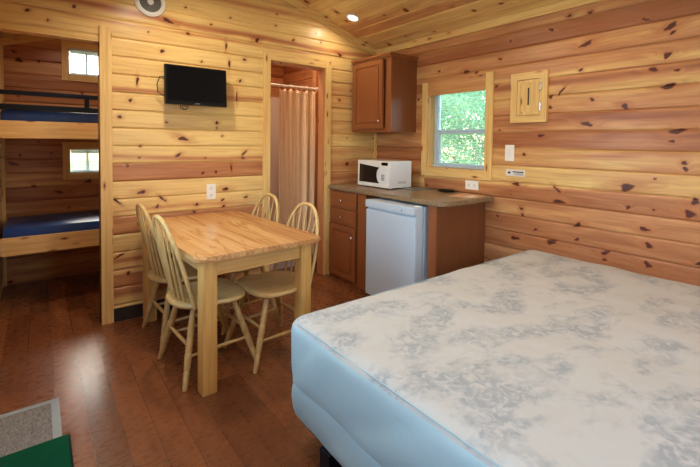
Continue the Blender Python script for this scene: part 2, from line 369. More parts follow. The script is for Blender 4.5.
# ------------------------------------------------------------------ board walls
BP = 0.1355
KS = {'s': (0.007, 0.006), 'm': (0.012, 0.009), 'l': (0.019, 0.0125), 'h': (0.028, 0.0135), 'H': (0.038, 0.016), 'v': (0.006, 0.030), 'k': (0.026, 0.026)}
def board_grid(name, mat, u0, u1, z0, z1, seam, P, normal_off, tones, knots, holes=(), du=0.009, rand_knots=0, seg=None, depth=0.0125, knot_zone=None, tmean=(0.1, 0.75), tadd=0.0):
    """a wall of horizontal tongue-and-groove boards with real grooves. P(u, z, d) -> world xyz, d is depth behind the face"""
    rng = np.random.RandomState(sum(map(ord, name)))
    us = set(np.round(np.arange(u0, u1, du), 4)) | {u0, u1}
    for h in holes: us |= {h[0], h[1]}
    us = np.array(sorted(x for x in us if u0 <= x <= u1))
    k0 = int(math.floor((z0 - seam) / BP)) ; k1 = int(math.ceil((z1 - seam) / BP))
    fr = [0.0, 0.026, 0.045, 0.09] + list(np.linspace(0.16, 0.84, 9)) + [0.91, 0.955, 0.974]
    dd = [1.0, 1.0, 0.12, 0.0] + [0.0] * 9 + [0.0, 0.12, 1.0]
    rows = []
    for k in range(k0, k1 + 1):
        for f_, d_ in zip(fr, dd): rows.append((seam + (k + f_) * BP, d_ * depth, k, f_))
    zs_extra = [z0, z1] + [h[2] for h in holes] + [h[3] for h in holes]
    for z in zs_extra:
        k = math.floor((z - seam) / BP); f_ = (z - seam) / BP - k
        d_ = float(np.interp(f_, fr + [1.0], dd + [1.0])) * depth
        rows.append((z, d_, k, f_))
    rows = sorted({round(r[0], 4): r for r in rows if z0 - 1e-6 <= r[0] <= z1 + 1e-6}.values())
    Z = np.array([r[0] for r in rows]); Dp = np.array([r[1] for r in rows]); K = np.array([r[2] for r in rows]); Fz = np.array([r[3] for r in rows])
    nu, nz = len(us), len(Z)
    U, ZZ = np.meshgrid(us, Z); Dg = np.repeat(Dp[:, None], nu, 1)
    tone = np.zeros((nz, nu)); seed = np.zeros((nz, nu))
    for i in range(nz):
        k = K[i]; f_ = Fz[i]
        r2 = np.random.RandomState((k * 7919 + sum(map(ord, name)) * 31) % 100003)
        base, streaks = tones.get(k, (r2.uniform(*tmean), [(r2.uniform(0.1, 0.9), r2.uniform(0.08, 0.2), r2.uniform(-0.3, 0.45))]))
        ph = r2.uniform(0, 9); wob = 0.10 * np.sin(us * 1.7 + ph) + 0.05 * np.sin(us * 4.3 + ph * 2)
        row = np.full(nu, base, float)
        for c_, w_, s_ in streaks: row += s_ * np.exp(-((f_ - c_ - wob) / w_) ** 2)
        sd = np.full(nu, (k * 0.37) % 5.0)
        if seg:
            for (a, b, tm, sg, zm) in seg:
                if Z[i] > zm: continue
                m = (us >= a) & (us <= b); rr = np.random.RandomState((k * 53 + sg) % 9973)
                t0 = rr.uniform(*tm); c_ = rr.uniform(0.2, 0.8); st = rr.uniform(-0.3, 0.4)
                row[m] = t0 + st * np.exp(-((f_ - c_) / 0.18) ** 2); sd[m] += 2.3
        tone[i] = row + tadd; seed[i] = sd
    knot = np.zeros((nz, nu)); halo = np.zeros((nz, nu))
    kl = list(knots)
    zone = knot_zone
    for _ in range(rand_knots):
        ku = rng.uniform(u0, u1); kz = seam + (rng.randint(k0, k1) + rng.uniform(0.2, 0.8)) * BP
        if zone and zone[0] < ku < zone[1] and zone[2] < kz < zone[3]: continue
        kl.append((ku, kz, rng.choice(list('ssmmmllhkv'))))
    for ku, kz, t in kl:
        a, b = KS[t]; an = 0.0
        if t == 'k': a, b, an = 0.026, 0.007, rng.choice([-0.75, 0.75, 0.5])
        if t in 'mlhH': an = rng.uniform(-0.35, 0.35)
        m = (np.abs(U - ku) < 0.22) & (np.abs(ZZ - kz) < 0.12)
        du_ = (U[m] - ku); dz_ = (ZZ[m] - kz)
        x = (du_ * math.cos(an) + dz_ * math.sin(an)) / a; y = (-du_ * math.sin(an) + dz_ * math.cos(an)) / b
        th = np.arctan2(y, x); r = np.sqrt(x * x + y * y) * (1 + .22 * np.sin(2 * th + ku * 37) + .16 * np.sin(3 * th + kz * 53) + .1 * np.sin(5 * th + ku * 91))
        knot[m] = np.maximum(knot[m], np.clip(1.45 - r * 0.85, 0, 1))
        hs = 2.5 if t != 'H' else 3.1
        xh = x / hs / (1.5 if t in 'lhH' else 1.0); yh = y / hs
        halo[m] = np.maximum(halo[m], np.exp(-(xh * xh + yh * yh)) * (1.0 if t in 'lhHk' else 0.8))
    # a knot stays within its own board
    co = np.array(P(U.ravel(), ZZ.ravel(), Dg.ravel())).T
    idx = np.arange(nz * nu).reshape(nz, nu)
    cu = (us[:-1] + us[1:]) / 2; cz = (Z[:-1] + Z[1:]) / 2
    keep = np.ones((nz - 1, nu - 1), bool)
    for h in holes: keep[np.ix_((cz > h[2]) & (cz < h[3]), (cu > h[0]) & (cu < h[1]))] = False
    q = np.stack([idx[:-1, :-1], idx[:-1, 1:], idx[1:, 1:], idx[1:, :-1]], -1)[keep]
    if normal_off: q = q[:, ::-1]
    # a solid slab behind the boards
    slab_v = []; slab_f = []
    ue = sorted({u0, u1} | {h[0] for h in holes} | {h[1] for h in holes}); ze = sorted({z0, z1} | {h[2] for h in holes} | {h[3] for h in holes})
    ue = [x for x in ue if u0 <= x <= u1]; ze = [x for x in ze if z0 <= x <= z1]
    nb = nz * nu
    for a, b in zip(ue, ue[1:]):
        for c_, d_ in zip(ze, ze[1:]):
            if any(h[0] < (a + b) / 2 < h[1] and h[2] < (c_ + d_) / 2 < h[3] for h in holes): continue
            s0 = nb + len(slab_v)
            for dpt in (0.013, 0.095):
                for (uu, zz) in ((a, c_), (b, c_), (b, d_), (a, d_)): slab_v.append([float(t_) for t_ in P(uu, zz, dpt)])
            for f in ((0, 3, 2, 1), (4, 5, 6, 7), (0, 1, 5, 4), (1, 2, 6, 5), (2, 3, 7, 6), (3, 0, 4, 7)): slab_f.append([s0 + j for j in f])
    verts = np.vstack([co, np.array(slab_v)]); faces = np.vstack([q, np.array(slab_f)])
    me = bpy.data.meshes.new(name)
    me.vertices.add(len(verts)); me.vertices.foreach_set('co', verts.ravel())
    me.loops.add(len(faces) * 4); me.loops.foreach_set('vertex_index', faces.ravel().astype(np.int32))
    me.polygons.add(len(faces)); me.polygons.foreach_set('loop_start', np.arange(0, len(faces) * 4, 4, dtype=np.int32)); me.polygons.foreach_set('loop_total', np.full(len(faces), 4, np.int32))
    me.update(calc_edges=True)
    for an_, arr, dflt in (('tone', tone, 0.4), ('knot', knot, 0), ('halo', halo, 0), ('seed', seed, 0)):
        at = me.attributes.new(an_, 'FLOAT', 'POINT'); at.data.foreach_set('value', np.concatenate([arr.ravel(), np.full(len(slab_v), dflt)]).astype(np.float32))
    me.materials.append(MAT[mat])
    o = bpy.data.objects.new(name, me); COL.objects.link(o); struct(o); return o
def KL(s): return [(float(a), float(b), c) for a, b, c in (t.split(',') for t in s.split())]
BACK_K = KL("-2.09,2.480,s -2.23,2.349,h -1.88,2.382,s -1.71,2.469,s -1.46,2.318,l -1.26,2.594,s -1.27,2.483,s -1.08,2.379,m -2.07,2.273,m -1.75,2.217,v -2.27,2.096,m -1.58,2.123,m -1.72,2.064,v -1.96,2.056,s -1.62,1.928,m -1.65,1.783,v -1.00,2.217,s -0.82,2.483,s -0.76,2.407,s -3.11,2.250,m -2.85,2.330,m -3.00,2.205,s -2.37,2.232,s -2.27,2.102,m -2.45,1.844,v -2.50,1.692,m -2.57,1.563,m -2.24,1.533,s -2.11,1.404,h -2.43,1.338,s -2.15,1.269,k -2.44,1.248,s -2.52,1.188,m -2.42,0.980,l -2.59,0.919,k -2.27,0.917,k -2.31,0.857,m -1.83,1.544,m -1.83,1.501,s -1.78,1.433,s -1.58,1.282,k -1.59,1.237,m -1.93,1.241,s -1.95,1.114,m -1.84,1.120,m -1.70,1.149,v -1.75,0.965,l -1.56,0.880,m -1.78,0.870,m -1.77,0.815,m -2.00,0.848,m -2.02,0.786,m -2.58,0.501,k -2.52,0.354,m -0.41,1.163,l -0.52,2.314,l -0.37,1.947,s -0.52,1.839,m -0.41,1.438,s -0.04,1.444,s -0.03,1.302,s -0.41,1.145,m")
RIGHT_K = KL("-2.58,2.189,k -2.71,2.116,h -2.72,2.077,m -2.70,1.946,l -2.63,1.868,l -2.75,1.847,m -2.71,1.753,h -2.48,1.647,l -2.76,1.477,h -2.74,1.416,m -2.80,1.289,m -2.81,1.252,m -2.66,1.184,s -2.51,1.117,H -2.86,1.061,l -2.84,0.987,h -2.52,0.986,m -2.66,0.986,s -2.61,0.856,l -2.64,0.756,l -2.39,0.654,l -2.39,0.606,m -2.64,0.632,l -2.89,0.702,m -1.92,1.457,l -1.79,1.310,m -1.73,1.068,l -1.69,0.981,s -2.06,1.053,k -2.07,0.968,h -1.78,0.875,m -1.79,0.826,m -1.57,0.785,m -1.90,0.729,m -2.21,0.815,l -1.73,0.628,h -2.02,0.656,h -2.21,0.712,m -1.56,2.098,m -2.23,2.098,h -1.98,2.250,k -2.20,1.923,m -2.07,1.786,k -2.28,1.706,m -1.99,1.749,m -1.99,1.669,m -2.25,1.537,h -1.65,2.229,m -2.11,2.324,m -2.25,2.313,m -0.91,2.080,m -1.22,2.039,l -1.33,2.016,m -1.53,1.873,m -2.05,0.655,s -1.72,0.627,s -1.57,1.507,s -0.78,0.976,m")
tb = {0: (.12, []), 1: (.12, [(.25, .14, .6)]), 2: (.1, []), 3: (.12, []), 4: (.15, [(.9, .1, .5)]), 5: (.15, [(.45, .2, .7)]), 6: (.15, []), 7: (.2, [(.5, .2, .3)]),
      -1: (.08, []), -2: (.06, []), -3: (.08, [(.3, .15, .6)]), -4: (.78, []), -5: (.12, []), -6: (.12, [(.22, .12, .45)]), -7: (.72, []), -8: (.12, []), -9: (.15, [(.4, .15, .55)]),
      -10: (.72, [(.95, .1, -.6)]), -11: (.75, [(.15, .3, -.75)]), -12: (.1, [])}
tr_ = {0: (.72, [(.08, .08, -.6)]), 1: (.35, [(.75, .25, .45)]), 2: (.38, []), 3: (.2, [(.8, .2, .55)]), 4: (.45, [(.15, .15, -.35)]), 5: (.45, []), 6: (.78, []), 7: (.5, []),
       -1: (.32, []), -2: (.12, []), -3: (.62, [(.95, .12, -.5)]), -4: (.45, []), -5: (.6, []), -6: (.66, [])}

Y_REAR = -4.6; X_LEFT = -3.335; Y_BUNK = 1.47; RIDGE = -1.49; ZR = 2.425; SL = 0.326
def zceil(x): return ZR - SL * x if x > RIDGE else ZR - SL * RIDGE + SL * (x - RIDGE)

bm = BM(); bx(bm, X_LEFT - .1, 0.1, Y_REAR - .1, Y_BUNK + .1, -0.08, 0.0); struct(obj('floor', bm, 'floor_laminate'))

board_grid('wall_back', 'pine_boards_x', X_LEFT, 0.0, 0.0, 2.95, 1.6125, lambda u, z, d: (u, u * 0 + d, z), False, tb, BACK_K,
           holes=[(-3.30, -2.70, 0.0, 2.13), (-1.333, -0.705, 0.0, 2.15)], seg=[(-0.645, 0.0, (.2, .75), 5, 2.15)], rand_knots=14, knot_zone=(-3.3, 0, 0.7, 2.6))
board_grid('wall_right', 'pine_boards_y', Y_REAR - .09, Y_BUNK + .09, 0.0, 2.6, 1.3504, lambda u, z, d: (u * 0 + d, u, z), True, tr_, RIGHT_K,
           holes=[(-1.45, -0.785, 1.148, 1.92)], rand_knots=60, knot_zone=(-3.0, -.7, 0.6, 2.4), seg=[(-0.74, 1.6, (.3, .75), 11, 1.98)], tadd=.22)
board_grid('wall_left', 'pine_boards_y', Y_REAR - .09, Y_BUNK + .09, 0.0, 2.6, 1.35, lambda u, z, d: (u * 0 + X_LEFT - d, u, z), False, {}, [],
           holes=[(-1.80, -0.90, 0.0, 2.04), (-3.35, -2.65, 1.1, 1.8)], rand_knots=90, du=0.02)
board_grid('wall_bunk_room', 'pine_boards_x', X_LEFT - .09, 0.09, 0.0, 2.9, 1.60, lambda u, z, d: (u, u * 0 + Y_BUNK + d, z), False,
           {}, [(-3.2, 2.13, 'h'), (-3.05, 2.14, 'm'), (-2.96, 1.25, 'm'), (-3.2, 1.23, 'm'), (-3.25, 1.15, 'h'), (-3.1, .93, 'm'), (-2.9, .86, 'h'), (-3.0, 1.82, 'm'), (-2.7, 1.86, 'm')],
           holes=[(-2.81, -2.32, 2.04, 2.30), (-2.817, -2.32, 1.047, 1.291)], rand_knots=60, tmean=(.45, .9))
board_grid('wall_rear', 'pine_boards_x', X_LEFT - .09, 0.09, 0.0, 2.95, 1.6, lambda u, z, d: (u, u * 0 + Y_REAR - d, z), True, {}, [],
           holes=[(-2.0, -1.1, 1.1, 1.9)], rand_knots=90, du=0.02)
# partition walls behind the back wall
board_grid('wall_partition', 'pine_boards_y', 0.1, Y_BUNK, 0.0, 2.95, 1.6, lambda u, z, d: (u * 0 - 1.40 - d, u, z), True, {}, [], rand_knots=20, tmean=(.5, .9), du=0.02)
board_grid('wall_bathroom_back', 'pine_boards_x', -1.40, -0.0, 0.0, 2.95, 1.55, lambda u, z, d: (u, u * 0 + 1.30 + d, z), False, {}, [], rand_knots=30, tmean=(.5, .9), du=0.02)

# ceiling: two slopes of boards running along y
def ceiling():
    rng = np.random.RandomState(3); cb = 0.1355
    V = []; Fc = []; T = []; Kn = []; Hl = []; Sd = []
    ln = 0.0
    for side in (0, 1):
        L = (0.1 - RIDGE) * math.sqrt(1 + SL * SL) if side == 0 else (RIDGE - X_LEFT + .1) * math.sqrt(1 + SL * SL)
        dx = 1 / math.sqrt(1 + SL * SL)
        nb_ = int(L / cb) + 1
        ys = np.round(np.arange(Y_REAR - .05, Y_BUNK + .1, 0.02), 4)
        for b in range(nb_):
            ts = []
            for f_, d_ in ((0, 1), (.03, 1), (.06, 0), (.2, 0), (.35, 0), (.5, 0), (.65, 0), (.8, 0), (.94, 0), (.97, 1), (1, 1)): ts.append((min(L, (b + f_) * cb), d_ * 0.006, f_))
            tn = rng.uniform(.1, .55); st = rng.uniform(-.3, .3); c_ = rng.uniform(.2, .8); ph = rng.uniform(0, 6)
            kn = [(rng.uniform(Y_REAR, Y_BUNK), rng.uniform(.2, .8) * cb + b * cb, rng.choice(list('smmmlv'))) for _ in range(9)]
            s0 = len(V)
            tt = np.array([t[0] for t in ts]); dp = np.array([t[1] for t in ts]); ff = np.array([t[2] for t in ts])
            YY, TT = np.meshgrid(ys, tt); DD = np.repeat(dp[:, None], len(ys), 1); FF = np.repeat(ff[:, None], len(ys), 1)
            if side == 0: X = 0.1 - TT * dx; Z = ZR + SL * (-X) + DD
            else: X = X_LEFT - .1 + TT * dx; Z = (ZR - SL * RIDGE) + SL * (X - RIDGE) + DD
            tone = tn + st * np.exp(-((FF - c_ - .1 * np.sin(YY * 2 + ph)) / .2) ** 2)
            knot = np.zeros_like(YY); halo = np.zeros_like(YY)
            for ky, kt, t in kn:
                a, bb = KS[t]; a = max(a, .016)
                r2 = ((YY - ky) / a) ** 2 + ((TT - kt) / bb) ** 2; knot = np.maximum(knot, np.clip(1.45 - np.sqrt(r2) * .85, 0, 1)); halo = np.maximum(halo, np.exp(-r2 / 5) * .8)
            V += list(np.stack([X.ravel(), YY.ravel(), Z.ravel()], 1)); T += list(tone.ravel()); Kn += list(knot.ravel()); Hl += list(halo.ravel()); Sd += [(b * .37 + side) % 5.] * YY.size
            n_ = len(ys); idx = s0 + np.arange(YY.size).reshape(YY.shape)
            q = np.stack([idx[:-1, :-1], idx[:-1, 1:], idx[1:, 1:], idx[1:, :-1]], -1).reshape(-1, 4); Fc += q.tolist()
    # roof deck above
    z0 = len(V)
    for y in (Y_REAR - .1, Y_BUNK + .1):
        for x in (0.12, RIDGE, X_LEFT - .12):
            V.append((x, y, zceil(x) + 0.01)); V.append((x, y, zceil(x) + 0.12))
            T += [.4, .4]; Kn += [0, 0]; Hl += [0, 0]; Sd += [0, 0]
    for a, b in ((0, 2), (2, 4)):
        Fc += [[z0 + a, z0 + b, z0 + b + 6, z0 + a + 6], [z0 + a + 1, z0 + b + 1, z0 + b + 7, z0 + a + 7], [z0 + a, z0 + b, z0 + b + 1, z0 + a + 1], [z0 + a + 6, z0 + b + 6, z0 + b + 7, z0 + a + 7]]
    me = bpy.data.meshes.new('ceiling'); me.from_pydata([tuple(v) for v in V], [], Fc)
    for an_, arr in (('tone', T), ('knot', Kn), ('halo', Hl), ('seed', Sd)):
        at = me.attributes.new(an_, 'FLOAT', 'POINT'); at.data.foreach_set('value', np.array(arr, np.float32))
    me.materials.append(MAT['pine_boards_y']); o = bpy.data.objects.new('ceiling', me); COL.objects.link(o); struct(o)
ceiling()

# trims
bm = BM(); bx(bm, -2.700, -2.622, -0.020, 0.10, 0.0, 2.222, .003); struct(obj('trim_1', bm, 'pine_trim_z'))            # post at the bunk room opening
bm = BM(); bx(bm, X_LEFT, -2.70, 0.0, 0.10, 2.105, 2.13); struct(obj('trim_2', bm, 'pine_trim_x'))                      # head of the opening
bm = BM()                                                                                                             # rake trim under the ceiling, both slopes
for xa, xb in ((0.0, RIDGE), (RIDGE, X_LEFT)):
    pts = [(xa, zceil(xa)), (xb, zceil(xb)), (xb, zceil(xb) - .075), (xa, zceil(xa) - .075)]
    a = [bm.verts.new((x, -0.018, z)) for x, z in pts]; b = [bm.verts.new((x, 0.0, z)) for x, z in pts]
    bm.faces.new(a); bm.faces.new(b[::-1])
    for i in range(4): bm.faces.new((a[i], a[(i + 1) % 4], b[(i + 1) % 4], b[i]))
struct(obj('trim_3', bm, 'pine_trim_x'))
bm = BM()
pts = [(X_LEFT, zceil(X_LEFT)), (RIDGE - .1, zceil(RIDGE - .1)), (RIDGE - .1, zceil(RIDGE - .1) - .07), (X_LEFT, zceil(X_LEFT) - .07)]
a = [bm.verts.new((x, Y_BUNK - .018, z)) for x, z in pts]; b = [bm.verts.new((x, Y_BUNK, z)) for x, z in pts]
bm.faces.new(a); bm.faces.new(b[::-1])
for i in range(4): bm.faces.new((a[i], a[(i + 1) % 4], b[(i + 1) % 4], b[i]))
struct(obj('trim_4', bm, 'pine_trim_x'))
bm = BM(); bx(bm, -0.02, 0.0, Y_REAR, 0.0, 2.372, 2.432); struct(obj('trim_5', bm, 'pine_trim_y'))
bm = BM(); bx(bm, -0.022, 0.0, -0.022, 0.0, 0.9, 2.42); struct(obj('trim_6', bm, 'pine_trim_z'))                       # corner strip
bm = BM(); bx(bm, X_LEFT, X_LEFT + .025, Y_BUNK - .025, Y_BUNK, 0.0, 2.3); struct(obj('trim_7', bm, 'pine_trim_z'))
bm = BM(); bx(bm, -2.622, -1.40, -0.010, 0.0, 0.0, 0.10); bx(bm, -0.70, -0.64, -0.004, 0, 0, .10); struct(obj('baseboard_back', bm, 'dark_base'))
bm = BM(); bx(bm, -0.012, 0.0, Y_REAR, -1.46, 0.0, 0.10); struct(obj('baseboard_right', bm, 'dark_base'))

# ------------------------------------------------------------------ bathroom doorway
d1 = bpy.data.objects.new('door_1', None); COL.objects.link(d1); d1.location = (-1.02, 0, 0); struct(d1)
def local(o_parent, bm):
    bmesh.ops.translate(bm, verts=bm.verts[:], vec=-Vector(o_parent.location)); return bm
bm = BM(); bx(bm, -1.400, -1.330, -0.022, 0.0, 0.0, 2.222, .003); bx(bm, -0.708, -0.638, -0.022, 0.0, 0.0, 2.222, .003); obj('side_casing', local(d1, bm), 'pine_trim_z', d1)
bm = BM(); bx(bm, -1.330, -0.708, -0.021, 0.0, 2.150, 2.222, .003); obj('head_casing', local(d1, bm), 'pine_trim_x', d1)
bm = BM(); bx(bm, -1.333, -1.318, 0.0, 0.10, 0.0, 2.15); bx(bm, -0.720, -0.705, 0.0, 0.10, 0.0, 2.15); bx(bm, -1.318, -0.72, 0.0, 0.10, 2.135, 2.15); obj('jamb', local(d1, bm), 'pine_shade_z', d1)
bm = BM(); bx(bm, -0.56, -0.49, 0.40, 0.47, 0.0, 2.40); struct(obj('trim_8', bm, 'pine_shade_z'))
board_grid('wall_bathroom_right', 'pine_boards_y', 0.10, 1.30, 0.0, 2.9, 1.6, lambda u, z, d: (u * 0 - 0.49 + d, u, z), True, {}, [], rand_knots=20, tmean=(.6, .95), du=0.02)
sh = thing('shower_stall', 'pale shower surround behind the curtain in the bathroom', 'shower', (-0.95, 0.9, 0))
bm = BM(); bx(bm, -.44, .45, .335, .36, 0.02, 1.96, .004); bx(bm, -.44, -.42, -.42, .335, 0.02, 1.96, .004); bx(bm, .43, .45, -.42, .335, 0.02, 1.96, .004); obj('surround', bm, 'surround_white', sh)
bm = BM(); bx(bm, -.44, .45, -.46, .36, 0.0, 0.02); bx(bm, -.44, .45, -.46, -.42, .02, .11, .008); obj('shower_pan', bm, 'surround_white', sh)
rod = thing('curtain_rod', 'white shower curtain rod across the bathroom', 'curtain rod', (-0.97, 0.37, 1.985))
bm = BM(); tube(bm, [(-.42, 0, 0), (.405, 0, 0)], .0125, 12); obj('rod', bm, 'rod_white', rod, True)
for xa in (-.43, .395):
    bm = BM(); tube(bm, [(xa, 0, 0), (xa + .015, 0, 0)], .026, 14); obj('end_flange', bm, 'rod_white', rod, True)
def curtain():
    c = thing('shower_curtain', 'beige shower curtain hanging in folds from the white rod', 'curtain', (-0.80, 0.37, 0.0))
    bm = BM(); nu_, nz_ = 130, 46; x0, x1 = -.235, .235
    grid = []
    for j in range(nz_ + 1):
        z = .10 + (1.955 - .10) * j / nz_; tz = j / nz_
        row = []
        for i in range(nu_ + 1):
            t = i / nu_; x = x0 + (x1 - x0) * t
            amp = .018 + .020 * (1 - tz)
            y = amp * math.sin(2 * PI * 5.5 * t + 1.3 * math.sin(5 * t) + .25 * (1 - tz) * math.sin(9 * t)) + .006 * math.sin(2 * PI * 21 * t + 4 * tz)
            zz = z
            if tz > .97: zz = z - .022 * (1 - abs(math.cos(PI * 7 * t))) ** 1.0 * (tz - .97) / .03
            row.append(bm.verts.new((x + .012 * math.sin(7 * t + 2 * tz) * (1 - tz), y, zz)))
        grid.append(row)
    for j in range(nz_):
        for i in range(nu_): bm.faces.new((grid[j][i], grid[j][i + 1], grid[j + 1][i + 1], grid[j + 1][i]))
    o = obj('curtain_panel', bm, 'curtain_cloth', c, True)
    sm = o.modifiers.new('thick', 'SOLIDIFY'); sm.thickness = .0015
    for k in range(8):
        bm = BM(); x = x0 + (x1 - x0) * k / 7
        tube(bm, [(x, .017 * math.cos(a), 1.983 + .024 * math.sin(a)) for a in [2 * PI * q / 16 for q in range(17)]], .002, 6, cap=False); obj('curtain_ring', bm, 'rod_white', c, True)
curtain()

# ------------------------------------------------------------------ windows
def slat_blind(name, label, cy, axis, u0, u1, z0, z1, pos, n, tilt, cord=True, group=None, translucent=False):
    """horizontal slats; axis 'y': the window lies in the right wall, 'x': in a wall facing y"""
    t = thing(name, label, 'blind', cy, group=group)
    base = Vector(cy)
    def put(bm): bmesh.ops.translate(bm, verts=bm.verts[:], vec=-base); return bm
    def b3(bm, ua, ub, da, db, za, zb, bev=0):
        if axis == 'y': bx(bm, pos + da, pos + db, ua, ub, za, zb, bev)
        else: bx(bm, ua, ub, pos + da, pos + db, za, zb, bev)
    bm = BM(); b3(bm, u0, u1, -.014, .014, z1 - .028, z1, .002); obj('head_rail', put(bm), 'blind_white', t)
    bm = BM(); hw = .0105
    for k in range(n):
        z = z0 + .015 + (z1 - .03 - z0 - .015) * k / (n - 1)
        dzz = math.sin(tilt) * hw; dd_ = math.cos(tilt) * hw
        prof = [(-dd_, -dzz), (0, .0022), (dd_, dzz), (dd_, dzz - .0009), (0, .0013), (-dd_, -dzz - .0009)]
        ra = []
        for uu in (u0 + .003, u1 - .003):
            ra.append([bm.verts.new((pos + p, uu, z + q) if axis == 'y' else (uu, pos + p, z + q)) for p, q in prof])
        m = len(prof)
        for i in range(m): bm.faces.new((ra[0][i], ra[0][(i + 1) % m], ra[1][(i + 1) % m], ra[1][i]))
        bm.faces.new(ra[0]); bm.faces.new(ra[1][::-1])
    obj('slats', put(bm), 'blind_white', t)
    bm = BM(); b3(bm, u0, u1, -.011, .011, z0, z0 + .012, .002); obj('bottom_rail', put(bm), 'blind_white', t)
    for q in (.18, .82):
        uu = u0 + (u1 - u0) * q; bm = BM()
        tube(bm, [(pos - .012, uu, z0), (pos - .012, uu, z1)] if axis == 'y' else [(uu, pos - .012, z0), (uu, pos - .012, z1)], .0012, 5)
        obj('ladder_cord', put(bm), 'blind_white', t)
    return t
# window over the counter
w1 = bpy.data.objects.new('window_1', None); COL.objects.link(w1); w1.location = (0, -1.1025, 1.51); struct(w1)
bm = BM(); bx(bm, -.022, 0, -0.787, -0.718, 1.075, 1.985, .003); bx(bm, -.022, 0, -1.510, -1.440, 1.078, 2.000, .003); obj('side_casing', local(w1, bm), 'pine_trim_z', w1)
bm = BM(); bx(bm, -.020, 0, -1.440, -0.787, 1.852, 1.985, .003); obj('head_casing', local(w1, bm), 'pine_head_y', w1)['label'] = 'wide reddish pine head board'
bm = BM(); bx(bm, -.020, 0, -1.440, -0.787, 1.075, 1.150, .003); obj('apron', local(w1, bm), 'pine_trim_y', w1)
bm = BM(); bx(bm, 0, .125, -.797, -.785, 1.148, 1.92); bx(bm, 0, .125, -1.45, -1.438, 1.148, 1.92); bx(bm, 0, .125, -1.438, -.797, 1.148, 1.158); bx(bm, 0, .125, -1.438, -.797, 1.908, 1.92); obj('reveal', local(w1, bm), 'pine_trim_z', w1)
bm = BM()
for (a, b, c_, d_) in ((-.837, -.797, 1.158, 1.908), (-1.438, -1.398, 1.158, 1.908)): bx(bm, .080, .125, a, b, c_, d_, .003)
bx(bm, .080, .125, -1.398, -.837, 1.158, 1.196, .003); bx(bm, .080, .125, -1.398, -.837, 1.87, 1.908, .003); bx(bm, .077, .122, -1.398, -.837, 1.482, 1.524, .003)
bx(bm, .087, .115, -.860, -.837, 1.196, 1.482); bx(bm, .087, .115, -1.398, -1.375, 1.196, 1.482)
obj('window_frame', local(w1, bm), 'vinyl_white', w1)
bm = BM(); bx(bm, .100, .104, -1.398, -.837, 1.196, 1.87); obj('window_pane', local(w1, bm), 'window_glass', w1)
slat_blind('window_blind', 'white slatted blind, open, in the window over the counter', (.055, -1.12, 1.17), 'y', -1.432, -0.803, 1.164, 1.904, .058, 32, .10)
# two small windows of the bunk room
for n_, (za, zb) in enumerate(((2.04, 2.30), (1.047, 1.291))):
    ww = bpy.data.objects.new('window_%d' % (n_ + 2), None); COL.objects.link(ww); ww.location = (-2.56, Y_BUNK, za); struct(ww)
    xa, xb = -2.815, -2.32
    bm = BM(); bx(bm, xa - .055, xa, Y_BUNK - .02, Y_BUNK, za - .065, zb + .07, .003); bx(bm, xb, xb + .055, Y_BUNK - .02, Y_BUNK, za - .065, zb + .07, .003); obj('side_casing', local(ww, bm), 'pine_trim_z', ww)
    bm = BM(); bx(bm, xa, xb, Y_BUNK - .019, Y_BUNK, za - .065, za, .003); bx(bm, xa, xb, Y_BUNK - .019, Y_BUNK, zb, zb + .07, .003); obj('cross_casing', local(ww, bm), 'pine_trim_x', ww)
    bm = BM()
    for g in ((xa, xa + .012, za, zb), (xb - .012, xb, za, zb)): bx(bm, g[0], g[1], Y_BUNK + .01, Y_BUNK + .09, g[2], g[3])
    bx(bm, xa, xb, Y_BUNK + .01, Y_BUNK + .09, za, za + .012); bx(bm, xa, xb, Y_BUNK + .01, Y_BUNK + .09, zb - .012, zb); bx(bm, -2.665, -2.645, Y_BUNK + .05, Y_BUNK + .08, za, zb)
    obj('window_frame', local(ww, bm), 'vinyl_white', ww)
    bm = BM(); bx(bm, xa + .012, xb - .012, Y_BUNK + .062, Y_BUNK + .066, za + .012, zb - .012); obj('window_pane', local(ww, bm), 'window_glass', ww)
    slat_blind('window_blind', ['white slatted blind in the small window over the upper bunk', 'white slatted blind in the small window over the lower bunk'][n_], (-2.56, Y_BUNK + .03, za + .01), 'x', xa + .015, xb - .015, za + .013, zb - .013, Y_BUNK + .03, 12, (.35, .6)[n_])
# windows on the unseen walls
def plain_window(name, loc, axis, u0, u1, z0, z1, pos, inward):
    ww = bpy.data.objects.new(name, None); COL.objects.link(ww); ww.location = loc; struct(ww)
    def b3(bm, ua, ub, da, db, za, zb):
        da, db = sorted((pos + da * inward, pos + db * inward))
        if axis == 'y': bx(bm, da, db, ua, ub, za, zb, .002)
        else: bx(bm, ua, ub, da, db, za, zb, .002)
    bm = BM(); b3(bm, u0 - .07, u0, 0, .02, z0 - .07, z1 + .07); b3(bm, u1, u1 + .07, 0, .02, z0 - .07, z1 + .07); b3(bm, u0, u1, 0, .02, z0 - .07, z0); b3(bm, u0, u1, 0, .02, z1, z1 + .07); obj('casing', local(ww, bm), 'pine_trim_z', ww)
    bm = BM(); m = (z0 + z1) / 2
    b3(bm, u0, u0 + .035, -.08, -.04, z0, z1); b3(bm, u1 - .035, u1, -.08, -.04, z0, z1)
    for a, b in ((z0, z0 + .035), (z1 - .035, z1), (m - .018, m + .018)): b3(bm, u0 + .035, u1 - .035, -.08, -.04, a, b)
    obj('window_frame', local(ww, bm), 'vinyl_white', ww)
plain_window('window_4', (-1.55, Y_REAR, 1.5), 'x', -2.0, -1.1, 1.1, 1.9, Y_REAR, 1)
plain_window('window_5', (X_LEFT, -3.0, 1.45), 'y', -3.35, -2.65, 1.1, 1.8, X_LEFT, 1)
d2 = bpy.data.objects.new('door_2', None); COL.objects.link(d2); d2.location = (X_LEFT, -1.35, 0); struct(d2)
